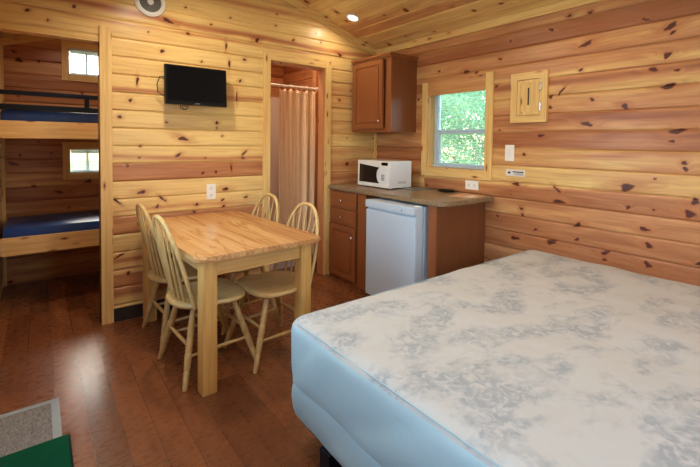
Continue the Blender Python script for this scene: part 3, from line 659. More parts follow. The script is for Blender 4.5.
bm = BM(); bx(bm, X_LEFT, X_LEFT + .02, -1.87, -1.80, 0, 2.11, .002); bx(bm, X_LEFT, X_LEFT + .02, -.90, -.83, 0, 2.11, .002); bx(bm, X_LEFT, X_LEFT + .02, -1.80, -.90, 2.04, 2.11, .002); obj('casing', local(d2, bm), 'pine_trim_z', d2)
bm = BM(); bx(bm, X_LEFT - .1, X_LEFT, -1.80, -.90, -.02, .012); obj('threshold', local(d2, bm), 'mat_border', d2)
bm = BM(); xa, xb = X_LEFT - .055, X_LEFT - .012
bx(bm, xa, xb, -1.795, -.905, .014, 1.05); bx(bm, xa, xb, -1.795, -.905, 1.85, 2.035); bx(bm, xa, xb, -1.795, -1.65, 1.05, 1.85); bx(bm, xa, xb, -1.05, -.905, 1.05, 1.85); dl = obj('door_leaf', local(d2, bm), 'white_enamel', d2)
bm = BM(); bx(bm, X_LEFT - .036, X_LEFT - .032, -1.65, -1.05, 1.05, 1.85); obj('door_glass', local(d2, bm), 'window_glass', d2)
bm = BM(); lathe(bm, [(0, 0), (.03, 0), (.03, .006), (.012, .012), (.012, .03), (.028, .04), (.026, .06), (0, .062)], 20, Matrix.Translation((X_LEFT - .012, -1.73, .95)) @ Matrix.Rotation(PI / 2, 4, 'Y')); obj('door_knob', local(d2, bm), 'chrome', d2, True)

# ------------------------------------------------------------------ bunks
def bunk(name, label, ztop, rail=False):
    t = thing(name, label, 'bunk bed', (-2.42, 1.08, 0)); L0, L1 = -.89, .90; y0 = -.38
    bm = BM(); bx(bm, L0, L1, y0, y0 + .04, ztop - .142, ztop, .004); obj('front_rail', bm, 'pine_bunk_x', t)
    bm = BM(); bx(bm, L0, L1, .345, .385, ztop - .142, ztop, .004); obj('back_rail', bm, 'pine_bunk_x', t)
    bm = BM(); bx(bm, L0, L1, y0 + .04, .345, ztop - .10, ztop - .08); 
    obj('platform', bm, 'pine_bunk_x', t)
    if rail:
        g = None
        bm = BM(); bx(bm, L0, L1, y0 - .002, y0 + .02, 1.738, 1.774, .002); bx(bm, L0, L1, y0 - .002, y0 + .02, 1.618, 1.664, .002); g = obj('guard_rail', bm, 'black_metal', t)
        for x in (-.303, .35, .85):
            bm = BM(); bx(bm, x - .018, x + .018, y0, y0 + .018, 1.63, 1.772); obj('guard_post', bm, 'black_metal', t)
    return t
def bmat(label, z0, z1):
    bm = BM(); bx(bm, -.88, .89, -.325, .335, 0, z1 - z0, .028); o = obj('bunk_mattress', bm, 'blue_vinyl', None, True); o.location = (-2.42, 1.08, z0)
    tag(o, label, 'mattress', 'blue vinyl bunk mattresses'); return o
bl_ = bunk('lower_bunk', 'lower pine bunk frame with a plain front board', .588)
bu = bunk('upper_bunk', 'upper pine bunk frame with a black metal guard rail', 1.532, True)
bmat('dark blue vinyl mattress on the lower bunk', .508, .660)
bmat('dark blue vinyl mattress on the upper bunk', 1.452, 1.622)
# ------------------------------------------------------------------ television
tv = thing('television', 'small black flat television mounted on the pine wall', 'television', (-2.035, -0.12, 1.83))
Mt = Matrix.Rotation(math.radians(-4), 4, 'X')
bm = BM(); bx(bm, -.243, .243, -.008, .032, -.155, .155, .005); bmesh.ops.transform(bm, matrix=Mt, verts=bm.verts[:]); obj('cabinet', bm, 'bezel_black', tv)
bm = BM(); bx(bm, -.229, .229, -.0098, -.0072, -.128, .142); bmesh.ops.transform(bm, matrix=Mt, verts=bm.verts[:]); obj('screen', bm, 'screen_black', tv)
bm = BM(); bx(bm, -.02, .02, -.0098, -.0075, -.148, -.142); bmesh.ops.transform(bm, matrix=Mt, verts=bm.verts[:]); obj('logo_strip', bm, 'control_grey', tv)
bm = BM(); bx(bm, -.06, .06, .033, .045, -.06, .06, .002); bx(bm, -.02, .02, .045, .11, -.02, .02, .002); bx(bm, -.05, .05, .108, .119, -.09, .09, .002); obj('wall_bracket', bm, 'black_metal', tv)
bm = BM()
tube(bm, [(-.225, .03, .06), (-.27, .04, .055), (-.287, .06, 0), (-.28, .07, -.06), (-.245, .06, -.085), (-.18, .05, -.09)], .0035, 6)
loop = [(-.10 + .02 * math.cos(a) + .006 * a / 3, .05 + .01 * math.sin(a * .5), -.168 + .024 * math.sin(a)) for a in [q * .5 for q in range(30)]]
tube(bm, [(-.09, .04, -.10)] + loop, .003, 6)
obj('cable', bm, 'black_cable', tv, True)
# ------------------------------------------------------------------ small wall things
def outlet_plate(name, label, loc, axis, horizontal=False, double=False, switch=False):
    """axis 'y': on the back wall facing -y; 'x': on the right wall facing -x"""
    t = thing(name, label, 'outlet' if not switch else 'light switch', loc)
    M = Matrix.Identity(4) if axis == 'y' else Matrix.Rotation(-PI / 2, 4, 'Z')
    w_, h_ = (.040, .066)
    if horizontal: w_, h_ = .068, .040
    bm = BM(); bx(bm, -w_, w_, -.007, 0, -h_, h_, .003); bmesh.ops.transform(bm, matrix=M, verts=bm.verts[:]); obj('plate', bm, 'ivory_plate', t)
    if switch:
        bm = BM(); bx(bm, -.017, .017, -.010, -.006, -.033, .033, .002); bmesh.ops.transform(bm, matrix=M, verts=bm.verts[:]); obj('rocker', bm, 'white_plastic', t)
    else:
        for s_ in (-1, 1):
            cx, cz = (s_ * .030, 0) if horizontal else (0, s_ * .030)
            bm = BM(); bx(bm, cx - .017, cx + .017, -.0085, -.006, cz - .017, cz + .017, .001); bmesh.ops.transform(bm, matrix=M, verts=bm.verts[:]); so = obj('socket', bm, 'white_plastic', t)
            bm = BM()
            for q in (-.006, .006): bx(bm, cx + q - .0013, cx + q + .0013, -.0089, -.0083, cz - .004, cz + .008)
            bx(bm, cx - .002, cx + .002, -.0089, -.0083, cz - .012, cz - .008)
            bmesh.ops.transform(bm, matrix=M, verts=bm.verts[:]); obj('slots', bm, 'slot_dark', so)
    return t
outlet_plate('power_outlet', 'white upright power outlet on the back wall above the table', (-1.88, 0.0, .950), 'y')
outlet_plate('power_outlet', 'white sideways power outlet on the wall above the countertop', (0.0, -1.310, 1.022), 'x', horizontal=True)
outlet_plate('light_switch', 'white rocker light switch beside the counter window', (0.0, -1.668, 1.318), 'x', switch=True)
sg = thing('wall_sign', 'small white notice card on the wall below the light switch', 'sign', (0.0, -1.720, 1.158))
bm = BM(); bx(bm, -.003, 0, -.083, .083, -.027, .027, .001); obj('card', bm, 'paper_white', sg)
bm = BM(); bx(bm, -.0036, -.0029, .042, .062, -.008, .008); obj('square_mark', bm, 'screen_black', sg)
bm = BM(); bx(bm, -.0036, -.0029, -.072, .022, .004, .012); obj('text_bar', bm, 'screen_black', sg)
bm = BM()
for k in range(3): bx(bm, -.0036, -.0029, -.072, .015 - .02 * (k % 2), -.004 - .007 * k, -.001 - .007 * k)
obj('text_lines', bm, 'control_grey', sg)

hp = thing('wall_hatch', 'square pine access hatch with two hinges on the right wall', 'hatch', (0.0, -1.824, 1.757))
bm = BM()
W, H, b_ = .149, .196, .055
def mitre(bm, pts, th0, th1):
    a = [bm.verts.new((-th0, y, z)) for y, z in pts]; b = [bm.verts.new((-th1, y, z)) for y, z in pts]
    bm.faces.new(a); bm.faces.new(b[::-1])
    for i in range(4): bm.faces.new((a[i], a[(i + 1) % 4], b[(i + 1) % 4], b[i]))
mitre(bm, [(-W, H), (W, H), (W - b_, H - b_), (-W + b_, H - b_)], 0, .024); obj('cross_frame', bm, 'pine_trim_y', hp)
bm = BM(); mitre(bm, [(-W, -H), (W, -H), (W - b_, -H + b_), (-W + b_, -H + b_)], 0, .024); obj('cross_frame', bm, 'pine_trim_y', hp)
bm = BM(); mitre(bm, [(-W, -H), (-W, H), (-W + b_, H - b_), (-W + b_, -H + b_)], 0, .024); obj('upright_frame', bm, 'pine_trim_z', hp)
bm = BM(); mitre(bm, [(W, -H), (W, H), (W - b_, H - b_), (W - b_, -H + b_)], 0, .024); obj('upright_frame', bm, 'pine_trim_z', hp)
bm = BM(); bx(bm, -.018, -.001, -W + b_ + .003, W - b_ - .003, -H + b_ + .003, H - b_ - .003, .004); hd = obj('hatch_door', bm, 'pine_trim_z', hp)
iw, ih, ib = W - b_ - .004, H - b_ - .004, .026
for pts_ in ([(-iw, ih), (iw, ih), (iw - ib, ih - ib), (-iw + ib, ih - ib)], [(-iw, -ih), (iw, -ih), (iw - ib, -ih + ib), (-iw + ib, -ih + ib)], [(-iw, -ih), (-iw, ih), (-iw + ib, ih - ib), (-iw + ib, -ih + ib)], [(iw, -ih), (iw, ih), (iw - ib, ih - ib), (iw - ib, -ih + ib)]):
    bm = BM(); mitre(bm, pts_, .015, .0225); obj('moulding', bm, 'pine_trim_z', hd)
bm = BM(); bx(bm, -.0192, -.0175, -.006, .006, -.06, .075); obj('finger_slot', bm, 'dark_base', hd)
for z in (-.075, .075):
    bm = BM(); bx(bm, -.0275, -.0225, -.108, -.086, z - .026, z + .026, .001); tube(bm, [(-.027, -.097, z - .03), (-.027, -.097, z + .03)], .005, 8); obj('hinge', bm, 'chrome', hp)

fv = thing('round_vent', 'round white vent with a grey grille high on the back wall', 'vent', (-2.357, 0.0, 2.465))
MX = Matrix.Rotation(PI / 2, 4, 'X')
bm = BM(); lathe(bm, [(0.0, 0), (.112, 0), (.112, .012), (.100, .022), (.082, .024), (.078, .012), (0, .012)], 40, MX); obj('rim', bm, 'white_plastic', fv, True)
bm = BM()
for r in (.070, .056, .042): lathe(bm, [(r, .0125), (r, .019), (r - .008, .019), (r - .008, .0125)], 36, MX)
lathe(bm, [(0, .0122), (.080, .0122), (.080, .0135), (0, .0135)], 36, MX); obj('grille', bm, 'grille_grey', fv, True)
bm = BM(); lathe(bm, [(0, .013), (.024, .013), (.024, .022), (.019, .026), (0, .026)], 24, MX); obj('hub', bm, 'white_plastic', fv, True)

# ------------------------------------------------------------------ ceiling lamps
def ceiling_light(x, y, label, power=17):
    z = zceil(x); t = thing('ceiling_light', label, 'ceiling light', (x, y, z), group='recessed ceiling lights')
    an = math.atan(SL) * (1 if x > RIDGE else -1)
    M = Matrix.Rotation(an, 4, 'Y') @ Matrix.Rotation(PI, 4, 'X')
    bm = BM(); lathe(bm, [(.048, -.002), (.068, -.002), (.067, .006), (.054, .010), (.048, .006)], 32, M); obj('trim_ring', bm, 'white_plastic', t, True)
    bm = BM(); lathe(bm, [(0, .002), (.052, .002), (.050, .005), (.03, .010), (0, .012)], 32, M); obj('lens', bm, 'lamp_lens', t, True)
    nrm = (M @ Vector((0, 0, 1)))
    l = area('lamp_light', Vector((x, y, z)) + nrm * .02, Vector((x, y, z)) + nrm * 2, .09, .09, power, (1.0, 0.86, 0.65), 'DISK', math.radians(165))
    l.parent = t; l.location = nrm * .02; return t
ceiling_light(-.592, -.313, 'small round recessed light lit in the ceiling over the kitchen counter', 3)
ceiling_light(-.592, -2.25, 'added unseen fill light in the ceiling over the head of the bed', 6.5)  # out of view, added for the light it gives over the bed
ceiling_light(-2.40, -.75, 'round recessed light in the ceiling over the bunk room doorway', 14)
ceiling_light(-2.40, -2.6, 'added unseen fill light in the ceiling by the entrance', 9)  # unseen lamp, added to light the entrance side
ceiling_light(-.592, -3.9, 'added unseen fill light in the ceiling at the rear wall', 5)  # added behind the camera for its light only
ceiling_light(-.95, .30, 'added unseen fill light in the bathroom ceiling', 9)  # hidden above the doorway, added to brighten the shower curtain
ceiling_light(-2.90, .45, 'added unseen fill light in the bunk room ceiling', 5.5)  # hidden lamp, added to brighten the bunk boards and mattresses

# ------------------------------------------------------------------ kitchen
def raised_door(bm, pos, y0, y1, z0, z1, fr=.045):
    """a framed raised panel facing -x with its face at x=pos"""
    bx(bm, pos, pos + .018, y0, y1, z0, z1, .003)
    # frame proud of the field, then a raised panel
    bx(bm, pos - .009, pos + .001, y0, y0 + fr, z0, z1, .002); bx(bm, pos - .009, pos + .001, y1 - fr, y1, z0, z1, .002)
    bx(bm, pos - .0088, pos + .001, y0 + fr, y1 - fr, z0, z0 + fr, .002); bx(bm, pos - .0088, pos + .001, y0 + fr, y1 - fr, z1 - fr, z1, .002)
    g = .012
    if (y1 - y0) > 3 * fr and (z1 - z0) > 3 * fr: bx(bm, pos - .0095, pos + .012, y0 + fr + g, y1 - fr - g, z0 + fr + g, z1 - fr - g, .009)
def knob(parent, base, p):
    bm = BM(); lathe(bm, [(0, 0), (.005, 0), (.005, .012), (.013, .018), (.014, .024), (.009, .030), (0, .031)], 16, Matrix.Translation(Vector(p) - Vector(base)) @ Matrix.Rotation(-PI / 2, 4, 'Y'))
    obj('knob', bm, 'chrome', parent, True)['label'] = 'small chrome knob'

uc = thing('wall_cabinet', 'brown wooden wall cabinet hung in the corner above the microwave', 'cabinet', (-0.18, -0.31, 1.50))
def loc_(bm, b): bmesh.ops.translate(bm, verts=bm.verts[:], vec=-Vector(b)); return bm
b0 = tuple(uc.location)
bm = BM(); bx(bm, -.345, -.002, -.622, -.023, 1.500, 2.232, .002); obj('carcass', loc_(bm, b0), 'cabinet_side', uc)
bm = BM(); bx(bm, -.362, -.345, -.625, -.555, 1.497, 2.232, .002); bx(bm, -.362, -.345, -.075, -.023, 1.497, 2.232, .002); bx(bm, -.3618, -.345, -.555, -.075, 1.497, 1.535, .002); bx(bm, -.3618, -.345, -.555, -.075, 2.205, 2.232, .002); obj('face_frame', loc_(bm, b0), 'cabinet_z', uc)
bm = BM(); raised_door(bm, -.381, -.530, -.070, 1.530, 2.212, .050); cd = obj('cabinet_door', loc_(bm, b0), 'cabinet_z', uc)
knob(cd, b0, (-.390, -.500, 1.600))
bm = BM(); bx(bm, -.385, -.002, -.640, -.023, 2.240, 2.262, .004); bx(bm, -.372, -.002, -.630, -.023, 2.222, 2.242, .003); obj('crown', loc_(bm, b0), 'cabinet_y', uc)

bc = thing('base_cabinet', 'brown wooden base cabinet with two drawers over a door', 'cabinet', (-0.34, -0.32, 0)); b0 = tuple(bc.location)
bm = BM(); bx(bm, -.622, -.02, -.605, -.024, .09, .905, .002); bx(bm, -.56, -.02, -.605, -.024, 0, .09); obj('carcass', loc_(bm, b0), 'cabinet_z', bc)
bm = BM(); bx(bm, -.642, -.622, -.608, -.485, .0, .903, .002); bx(bm, -.642, -.622, -.055, -.024, .0, .903, .002)
for za, zb in ((.885, .903), (.715, .735), (.555, .575), (.0, .05)): bx(bm, -.6418, -.622, -.485, -.055, za, zb, .001)
obj('face_frame', loc_(bm, b0), 'cabinet_z', bc)
for za, zb in ((.730, .890), (.572, .718)):
    bm = BM(); bx(bm, -.660, -.642, -.480, -.052, za, zb, .005); bx(bm, -.664, -.658, -.462, -.070, za + .018, zb - .018, .004); dr = obj('drawer', loc_(bm, b0), 'cabinet_y', bc)
    knob(dr, b0, (-.664, -.266, (za + zb) / 2))
bm = BM(); raised_door(bm, -.660, -.480, -.052, .042, .560, .052); cd = obj('cabinet_door', loc_(bm, b0), 'cabinet_z', bc); knob(cd, b0, (-.669, -.450, .470))

ep = thing('end_panel', 'brown wooden end panel between refrigerator and bed', 'panel', (-0.34, -1.40, 0)); b0 = tuple(ep.location)
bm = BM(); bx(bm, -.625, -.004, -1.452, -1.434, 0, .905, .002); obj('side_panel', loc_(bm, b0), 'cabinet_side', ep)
bm = BM(); bx(bm, -.645, -.625, -1.455, -1.372, 0, .905, .003); obj('front_stile', loc_(bm, b0), 'cabinet_z', ep)
ct = None
bm = BM(); prism(bm, rrect(-.668, -.003, -1.535, -.024, .075, 8, (0, 0, 1, 0)), .908, .946); es = [e for e in bm.edges if abs(e.verts[0].co.z - e.verts[1].co.z) < 1e-5]
bmesh.ops.bevel(bm, geom=es, offset=.006, segments=2, affect='EDGES'); ct = obj('countertop', bm, 'countertop_laminate', None, True); recenter(ct, (-.335, -.78, .908)); tag(ct, 'speckled beige laminate countertop with a rounded corner', 'countertop')

rf = thing('mini_refrigerator', 'white compact refrigerator under the countertop', 'refrigerator', (-.40, -1.045, 0)); b0 = tuple(rf.location)
ya, yb = -1.338, -.742
bm = BM(); bx(bm, -.650, -.08, ya, yb, .03, .885, .008); 
for x in (-.62, -.13):
    for y in (ya + .05, yb - .05): tube(bm, [(x, y, 0), (x, y, .035)], .018, 10)
obj('body', loc_(bm, b0), 'fridge_white', rf)
bm = BM(); bx(bm, -.750, -.660, ya, yb, .045, .805, .010); bx(bm, -.762, -.660, ya, yb, .822, .887, .010); bx(bm, -.730, -.660, ya, yb, .800, .826); dn = obj('fridge_door', loc_(bm, b0), 'fridge_white', rf)
bm = BM(); lathe(bm, [(0, 0), (.007, 0), (.006, .003), (0, .003)], 14, Matrix.Translation(Vector((-.762, ya + .14, .850)) - Vector(b0)) @ Matrix.Rotation(-PI / 2, 4, 'Y')); obj('badge', bm, 'control_grey', dn)
bm = BM(); bx(bm, -.660, -.650, ya + .01, yb - .01, .05, .88); obj('door_gasket', loc_(bm, b0), 'control_grey', rf)
bm = BM(); bx(bm, -.70, -.665, ya + .012, ya + .06, .885, .893, .002); obj('hinge', loc_(bm, b0), 'white_plastic', rf)

mw = thing('microwave', 'white microwave oven with a dark door window on the counter', 'microwave', (-.268, -.475, .946)); ya, yb = -.235, .235
bm = BM(); bx(bm, -.157, .120, ya, yb, .012, .268, .006)
for x in (-.12, .09):
    for y in (ya + .04, yb - .04): tube(bm, [(x, y, 0), (x, y, .014)], .012, 8)
mb = obj('casing', bm, 'white_enamel', mw)
bm = BM()
for k in range(9): bx(bm, -.06 + k * .012, -.057 + k * .012, ya - .001, ya + .001, .05, .075)
obj('side_vents', bm, 'control_grey', mb)
bm = BM(); bx(bm, -.182, -.157, ya, yb, .012, .268, .007); md = obj('front_panel', bm, 'white_plastic', mw)
# dark window with its right side curved around the control dial area
poly = []
zc, yc, rr_ = .128, ya + .082, .096
pts = [(yb - .035, .232), (yb - .15, .238), (yb - .15 , .238)][:2][::-1][1:] + [(yb - .030, .050)] + [(yc + rr_ * math.cos(a), zc + rr_ * .95 * math.sin(a)) for a in [(-1.0 + 2.0 * k / 12) for k in range(13)]]
bm = BM(); a = [bm.verts.new((-.1855, y, z)) for y, z in pts]; b = [bm.verts.new((-.1815, y, z)) for y, z in pts]
bm.faces.new(a); bm.faces.new(b[::-1])
for i in range(len(pts)): bm.faces.new((a[i], a[(i + 1) % len(pts)], b[(i + 1) % len(pts)], b[i]))
obj('door_window', bm, 'oven_glass', mw)
bm = BM(); lathe(bm, [(0, 0), (.088, 0), (.087, .003), (0, .004)], 36, Matrix.Translation((-.1820, yc, zc)) @ Matrix.Rotation(-PI / 2, 4, 'Y')); cp = obj('control_disc', bm, 'white_enamel', mw, True)
bm = BM()
for i in range(3):
    for j in range(4): bx(bm, -.1875, -.1855, yc - .022 + i * .016, yc - .011 + i * .016, zc - .045 + j * .015, zc - .034 + j * .015)
obj('keypad', bm, 'control_grey', cp)
bm = BM(); bx(bm, -.1845, -.1815, ya + .018, ya + .105, .226, .255, .001); obj('display', bm, 'oven_glass', mw)

# things on the counter
bm = BM(); lathe(bm, [(0, 0), (.05, 0), (.078, .006), (.098, .020), (.094, .021), (.072, .010), (0, .006)], 32, Matrix.Diagonal((.62, 1.0, 1, 1))); o = obj('shallow_dish', bm, 'dark_dish', None, True); o.location = (-.095, -1.10, .946); tag(o, 'shallow dark dish on the countertop below the window', 'dish')
o.rotation_euler = (0, 0, .1)
o2 = thing('paper_placemat', 'peach and white paper sheet lying on the countertop end', 'paper', (-.17, -1.385, .946), .12)
bm = BM(); bx(bm, -.14, .14, -.11, .11, 0.0005, .002); obj('sheet', bm, 'paper_peach', o2)
bm = BM(); bx(bm, -.10, .04, -.085, -.02, .002, .0026); obj('printed_panel', bm, 'paper_white', o2)
bm = BM(); bx(bm, -.13, .13, -.10, .10, 0, .008, .003); o = obj('flat_tray', bm, 'grey_tray', None); o.location = (-.15, -.80, .946); tag(o, 'thin grey tray lying flat beside the microwave', 'tray')

# ------------------------------------------------------------------ dining table
tb_ = thing('dining_table', 'square-legged pine dining table pushed against the back wall', 'table', (-2.035, -.690, 0), .05)
W2, L2, ZT = .412, .655, .770
bm = BM(); prism(bm, rrect(-W2, W2, -L2, L2, .055, 8), ZT - .030, ZT); es = [e for e in bm.edges if abs(e.verts[0].co.z - e.verts[1].co.z) < 1e-5]
bmesh.ops.bevel(bm, geom=es, offset=.009, segments=3, affect='EDGES'); obj('tabletop', bm, 'table_wood', tb_, True)
yy = L2 - .055; xx = W2 - .078
for ya, yb in ((-yy, -yy + .02), (yy - .02, yy)):
    bm = BM(); bx(bm, -xx, xx, ya, yb, ZT - .125, ZT - .030, .002); obj('end_apron', bm, 'table_apron_wood', tb_)
for xa, xb in ((-xx, -xx + .02), (xx - .02, xx)):
    bm = BM(); bx(bm, xa, xb, -yy, yy, ZT - .125, ZT - .030, .002); obj('side_apron', bm, 'birch_y', tb_)
for sx in (-1, 1):
    for sy in (-1, 1):
        bm = BM(); x0 = sx * (W2 - (.078 if sx > 0 else .042)); x1 = sx * (W2 - (.154 if sx > 0 else .122)); y0 = sy * (L2 - .030); y1 = sy * (L2 - .112)
        bx(bm, min(x0, x1), max(x0, x1), min(y0, y1), max(y0, y1), 0, ZT - .030, .005); obj('leg', bm, 'table_leg_wood', tb_)

# ------------------------------------------------------------------ bow-back chairs (front towards +x)
def chair_proto(label):
    t = thing('dining_chair', label, 'chair', (0, 0, 0), group='bow back chairs around the dining table')
    # seat: rounded shield outline, saddled top
    n = 40; outline = []
    for k in range(n):
        a = 2 * PI * k / n; ca, sa = math.cos(a), math.sin(a)
        e = 0.55 if ca > 0 else 0.82
        x = .215 * math.copysign(abs(ca) ** e, ca); y = (.222 if ca > 0 else .205) * math.copysign(abs(sa) ** e, sa)
        outline.append((x, y))
    bm = BM(); prev = None; rings = []
    levels = [(0.0, .416, 0), (.80, .416, 0), (.95, .421, 0), (1.0, .432, 0), (1.0, .442, 0), (.965, .451, 0), (.88, .449, 1), (.6, .440, 1), (.3, .438, 1), (0, .438, 0)]
    for f_, z, sd in levels:
        if f_ == 0: rings.append([bm.verts.new((0, 0, z))]); continue
        rings.append([bm.verts.new((x * f_, y * f_, z + (.006 * (abs(x) / .22) if sd else 0))) for x, y in outline])
    for a, b in zip(rings, rings[1:]):
        for k in range(n):
            q = (k + 1) % n
            if len(a) == 1: bm.faces.new((a[0], b[q], b[k]))
            elif len(b) == 1: bm.faces.new((a[k], a[q], b[0]))
            else: bm.faces.new((a[k], a[q], b[q], b[k]))
    obj('seat', bm, 'birch_x', t, True)
    # back
    def xb(z): return -.135 - .135 * ((z - .44) / .50)
    def bow(a):
        y = .212 * math.copysign(abs(math.cos(a)) ** .80, math.cos(a)); z = .44 + .505 * abs(math.sin(a)) ** .80
        return Vector((xb(z), y, z))
    bm = BM(); tube(bm, [bow(PI * k / 36) for k in range(37)], .0125, 10); obj('bow', bm, 'birch_z', t, True)
    for s_ in (-2, -1, 0, 1, 2):
        yb_ = .053 * s_; yt = .066 * s_
        ca = (abs(yt) / .212) ** (1 / .8); an = math.acos(ca); zt = .44 + .505 * math.sin(an) ** .8
        p0 = Vector((-.175 + .010 * abs(s_), yb_, .438)); p1 = Vector((xb(zt), yt, zt - .004))
        bm = BM(); m = 7; pts = [p0.lerp(p1, k / m) for k in range(m + 1)]; tube(bm, pts, [.0065, .0088, .0090, .0082, .0072, .0064, .0058, .0052], 8); obj('spindle', bm, 'birch_z', t, True)
    # legs and stretchers
    tops = {(1, 1): (.125, .125, .425), (1, -1): (.125, -.125, .425), (-1, 1): (-.110, .115, .425), (-1, -1): (-.110, -.115, .425)}
    feet = {(1, 1): (.255, .205, 0), (1, -1): (.255, -.205, 0), (-1, 1): (-.200, .228, 0), (-1, -1): (-.200, -.228, 0)}
    prof = [(0, .0125), (.10, .0155), (.22, .0180), (.235, .0150), (.25, .0185), (.42, .0205), (.44, .0170), (.455, .0205), (.60, .0195), (.62, .0165), (.635, .0195), (.80, .0175), (1, .0125)]
    for k in tops:
        p0, p1 = Vector(feet[k]), Vector(tops[k]); bm = BM()
        tube(bm, [p0.lerp(p1, f_) for f_, _ in prof], [r for _, r in prof], 12); obj('leg', bm, 'birch_z', t, True)
    def on_leg(k, z): p0, p1 = Vector(feet[k]), Vector(tops[k]); return p0.lerp(p1, z / p1.z)
    def stretch(a, b):
        bm = BM(); m = 6; tube(bm, [a.lerp(b, q / m) for q in range(m + 1)], [.0075, .009, .0105, .0115, .0105, .009, .0075], 8); obj('stretcher', bm, 'birch_z', t, True)
    stretch(on_leg((1, 1), .165), on_leg((-1, 1), .165)); stretch(on_leg((1, -1), .165), on_leg((-1, -1), .165))
    stretch(on_leg((-1, 1), .215), on_leg((-1, -1), .215)); stretch(on_leg((1, 1), .235), on_leg((1, -1), .235))
    return t
c0 = chair_proto('light wooden bow-back chair on the left side of the table, nearest the camera')
c0.location = (-2.25, -.975, 0); c0.rotation_euler = (0, 0, .06)
def copy_tree(root, loc, rz, label):
    r = root.copy(); COL.objects.link(r); r.location = loc; r.rotation_euler = (0, 0, rz); r['label'] = label
    for ch in list(root.children):
        c = ch.copy(); COL.objects.link(c); c.parent = r
    return r
copy_tree(c0, (-2.248, -.450, 0), .05, 'light wooden bow-back chair on the left side of the table, nearest the back wall')
copy_tree(c0, (-1.812, -1.055, 0), PI + .08, 'light wooden bow-back chair on the right side of the table, nearest the bed')
copy_tree(c0, (-1.80, -.455, 0), PI + .12, 'light wooden bow-back chair on the right side of the table, before the bathroom doorway')

# ------------------------------------------------------------------ bed
def soft_block(x0, x1, y0, y1, z0, z1, r, step, disp, seed, bulge=0.0, rb=None):
    rb = r if rb is None else rb
    bm = BM()
    nx = max(2, int((x1 - x0) / step)); ny = max(2, int((y1 - y0) / step)); nz_ = max(2, int((z1 - z0) / step))
    cache = {}
    def V(i, j, k):
        if (i, j, k) in cache: return cache[(i, j, k)]
        p = Vector((x0 + (x1 - x0) * i / nx, y0 + (y1 - y0) * j / ny, z0 + (z1 - z0) * k / nz_))
        q = Vector((min(max(p.x, x0 + r), x1 - r), min(max(p.y, y0 + r), y1 - r), min(max(p.z, z0 + rb * .8), z1 - r * .8)))
        d = p - q
        if d.length > 1e-6:
            n_ = sum(1 for c in d if abs(c) > 1e-6)
            if n_ > 1: d2_ = Vector((d.x, d.y, d.z / .8)); d2_ = d2_.normalized() * r; d2_.z *= .8 * ((rb / r) if d.z < 0 else 1); p = q + d2_
        c = Vector(((x0 + x1) / 2, (y0 + y1) / 2, (z0 + z1) / 2)); nrm = d.normalized() if d.length > 1e-6 else Vector((0, 0, 1 if k == nz_ else -1))
        fz = (p.z - z0) / (z1 - z0)
        if bulge and (i in (0, nx) or j in (0, ny)): p += Vector((nrm.x, nrm.y, 0)) * bulge * math.sin(PI * min(max(fz, 0), 1))
        v_ = noise.noise(Vector((p.x * 2.3, p.y * 2.3, p.z * 3 + seed))) * disp + noise.noise(Vector((p.x * 7 + seed, p.y * 7, p.z * 2.0))) * disp * .45
        if abs(nrm.z) < .5:
            q_ = (p.y if abs(nrm.x) > abs(nrm.y) else p.x) * 5.2 + p.z * 9.0 + noise.noise(p * 2.0) * 1.6
            p += nrm * (-.006 * math.exp(-((q_ % 2.6) - 1.3) ** 2 / .05) + .003 * math.sin(q_ * 2.4))
        p += nrm * v_
        v = bm.verts.new(p); cache[(i, j, k)] = v; return v
    def quad(a, b, c, d): bm.faces.new((V(*a), V(*b), V(*c), V(*d)))
    for i in range(nx):
        for j in range(ny):
            quad((i, j, 0), (i, j + 1, 0), (i + 1, j + 1, 0), (i + 1, j, 0)); quad((i, j, nz_), (i + 1, j, nz_), (i + 1, j + 1, nz_), (i, j + 1, nz_))
    for i in range(nx):
        for k in range(nz_):
            quad((i, 0, k), (i + 1, 0, k), (i + 1, 0, k + 1), (i, 0, k + 1)); quad((i, ny, k), (i, ny, k + 1), (i + 1, ny, k + 1), (i + 1, ny, k))
    for j in range(ny):
        for k in range(nz_):
            quad((0, j, k), (0, j, k + 1), (0, j + 1, k + 1), (0, j + 1, k)); quad((nx, j, k), (nx, j + 1, k), (nx, j + 1, k + 1), (nx, j, k + 1))
    return bm
BX0, BX1, BY0, BY1 = -2.160, -.025, -3.42, -1.872
bed = thing('bed', 'large bed with a pale blue-grey floral mattress cover, no bedding', 'bed', (-1.10, -2.65, 0)); b0 = tuple(bed.location)
bm = soft_block(BX0, BX1, BY0, BY1, .290, .586, .060, .025, .012, 3.0, .010, .015); mt = obj('mattress', loc_(bm, b0), ['mattress_damask', 'bed_side_daylit'], bed, True)
for p in mt.data.polygons:
    if p.center.z < .558: p.material_index = 1
bm = BM(); tube(bm, [(BX0 + .012, BY0 + .07, .570), (BX0 + .012, BY1 - .07, .570), (BX0 + .03, BY1 - .03, .570), (BX0 + .07, BY1 - .012, .570), (BX1 - .05, BY1 - .012, .570)], .0025, 8); obj('piping', loc_(bm, b0), 'bed_side_daylit', mt, True)
bm = soft_block(BX0 + .020, BX1, BY0, BY1 - .010, .118, .292, .020, .025, .011, 9.0, .010); obj('box_spring', loc_(bm, b0), 'bed_side_daylit', bed, True)
bm = BM(); bx(bm, BX0 + .05, BX0 + .09, BY0 + .04, BY1 - .05, .09, .125); bx(bm, BX1 - .09, BX1 - .05, BY0 + .04, BY1 - .05, .09, .125); bx(bm, BX0 + .09, BX1 - .09, BY1 - .09, BY1 - .05, .09, .125); bx(bm, BX0 + .09, BX1 - .09, BY0 + .04, BY0 + .08, .09, .125); obj('frame', loc_(bm, b0), 'black_metal', bed)
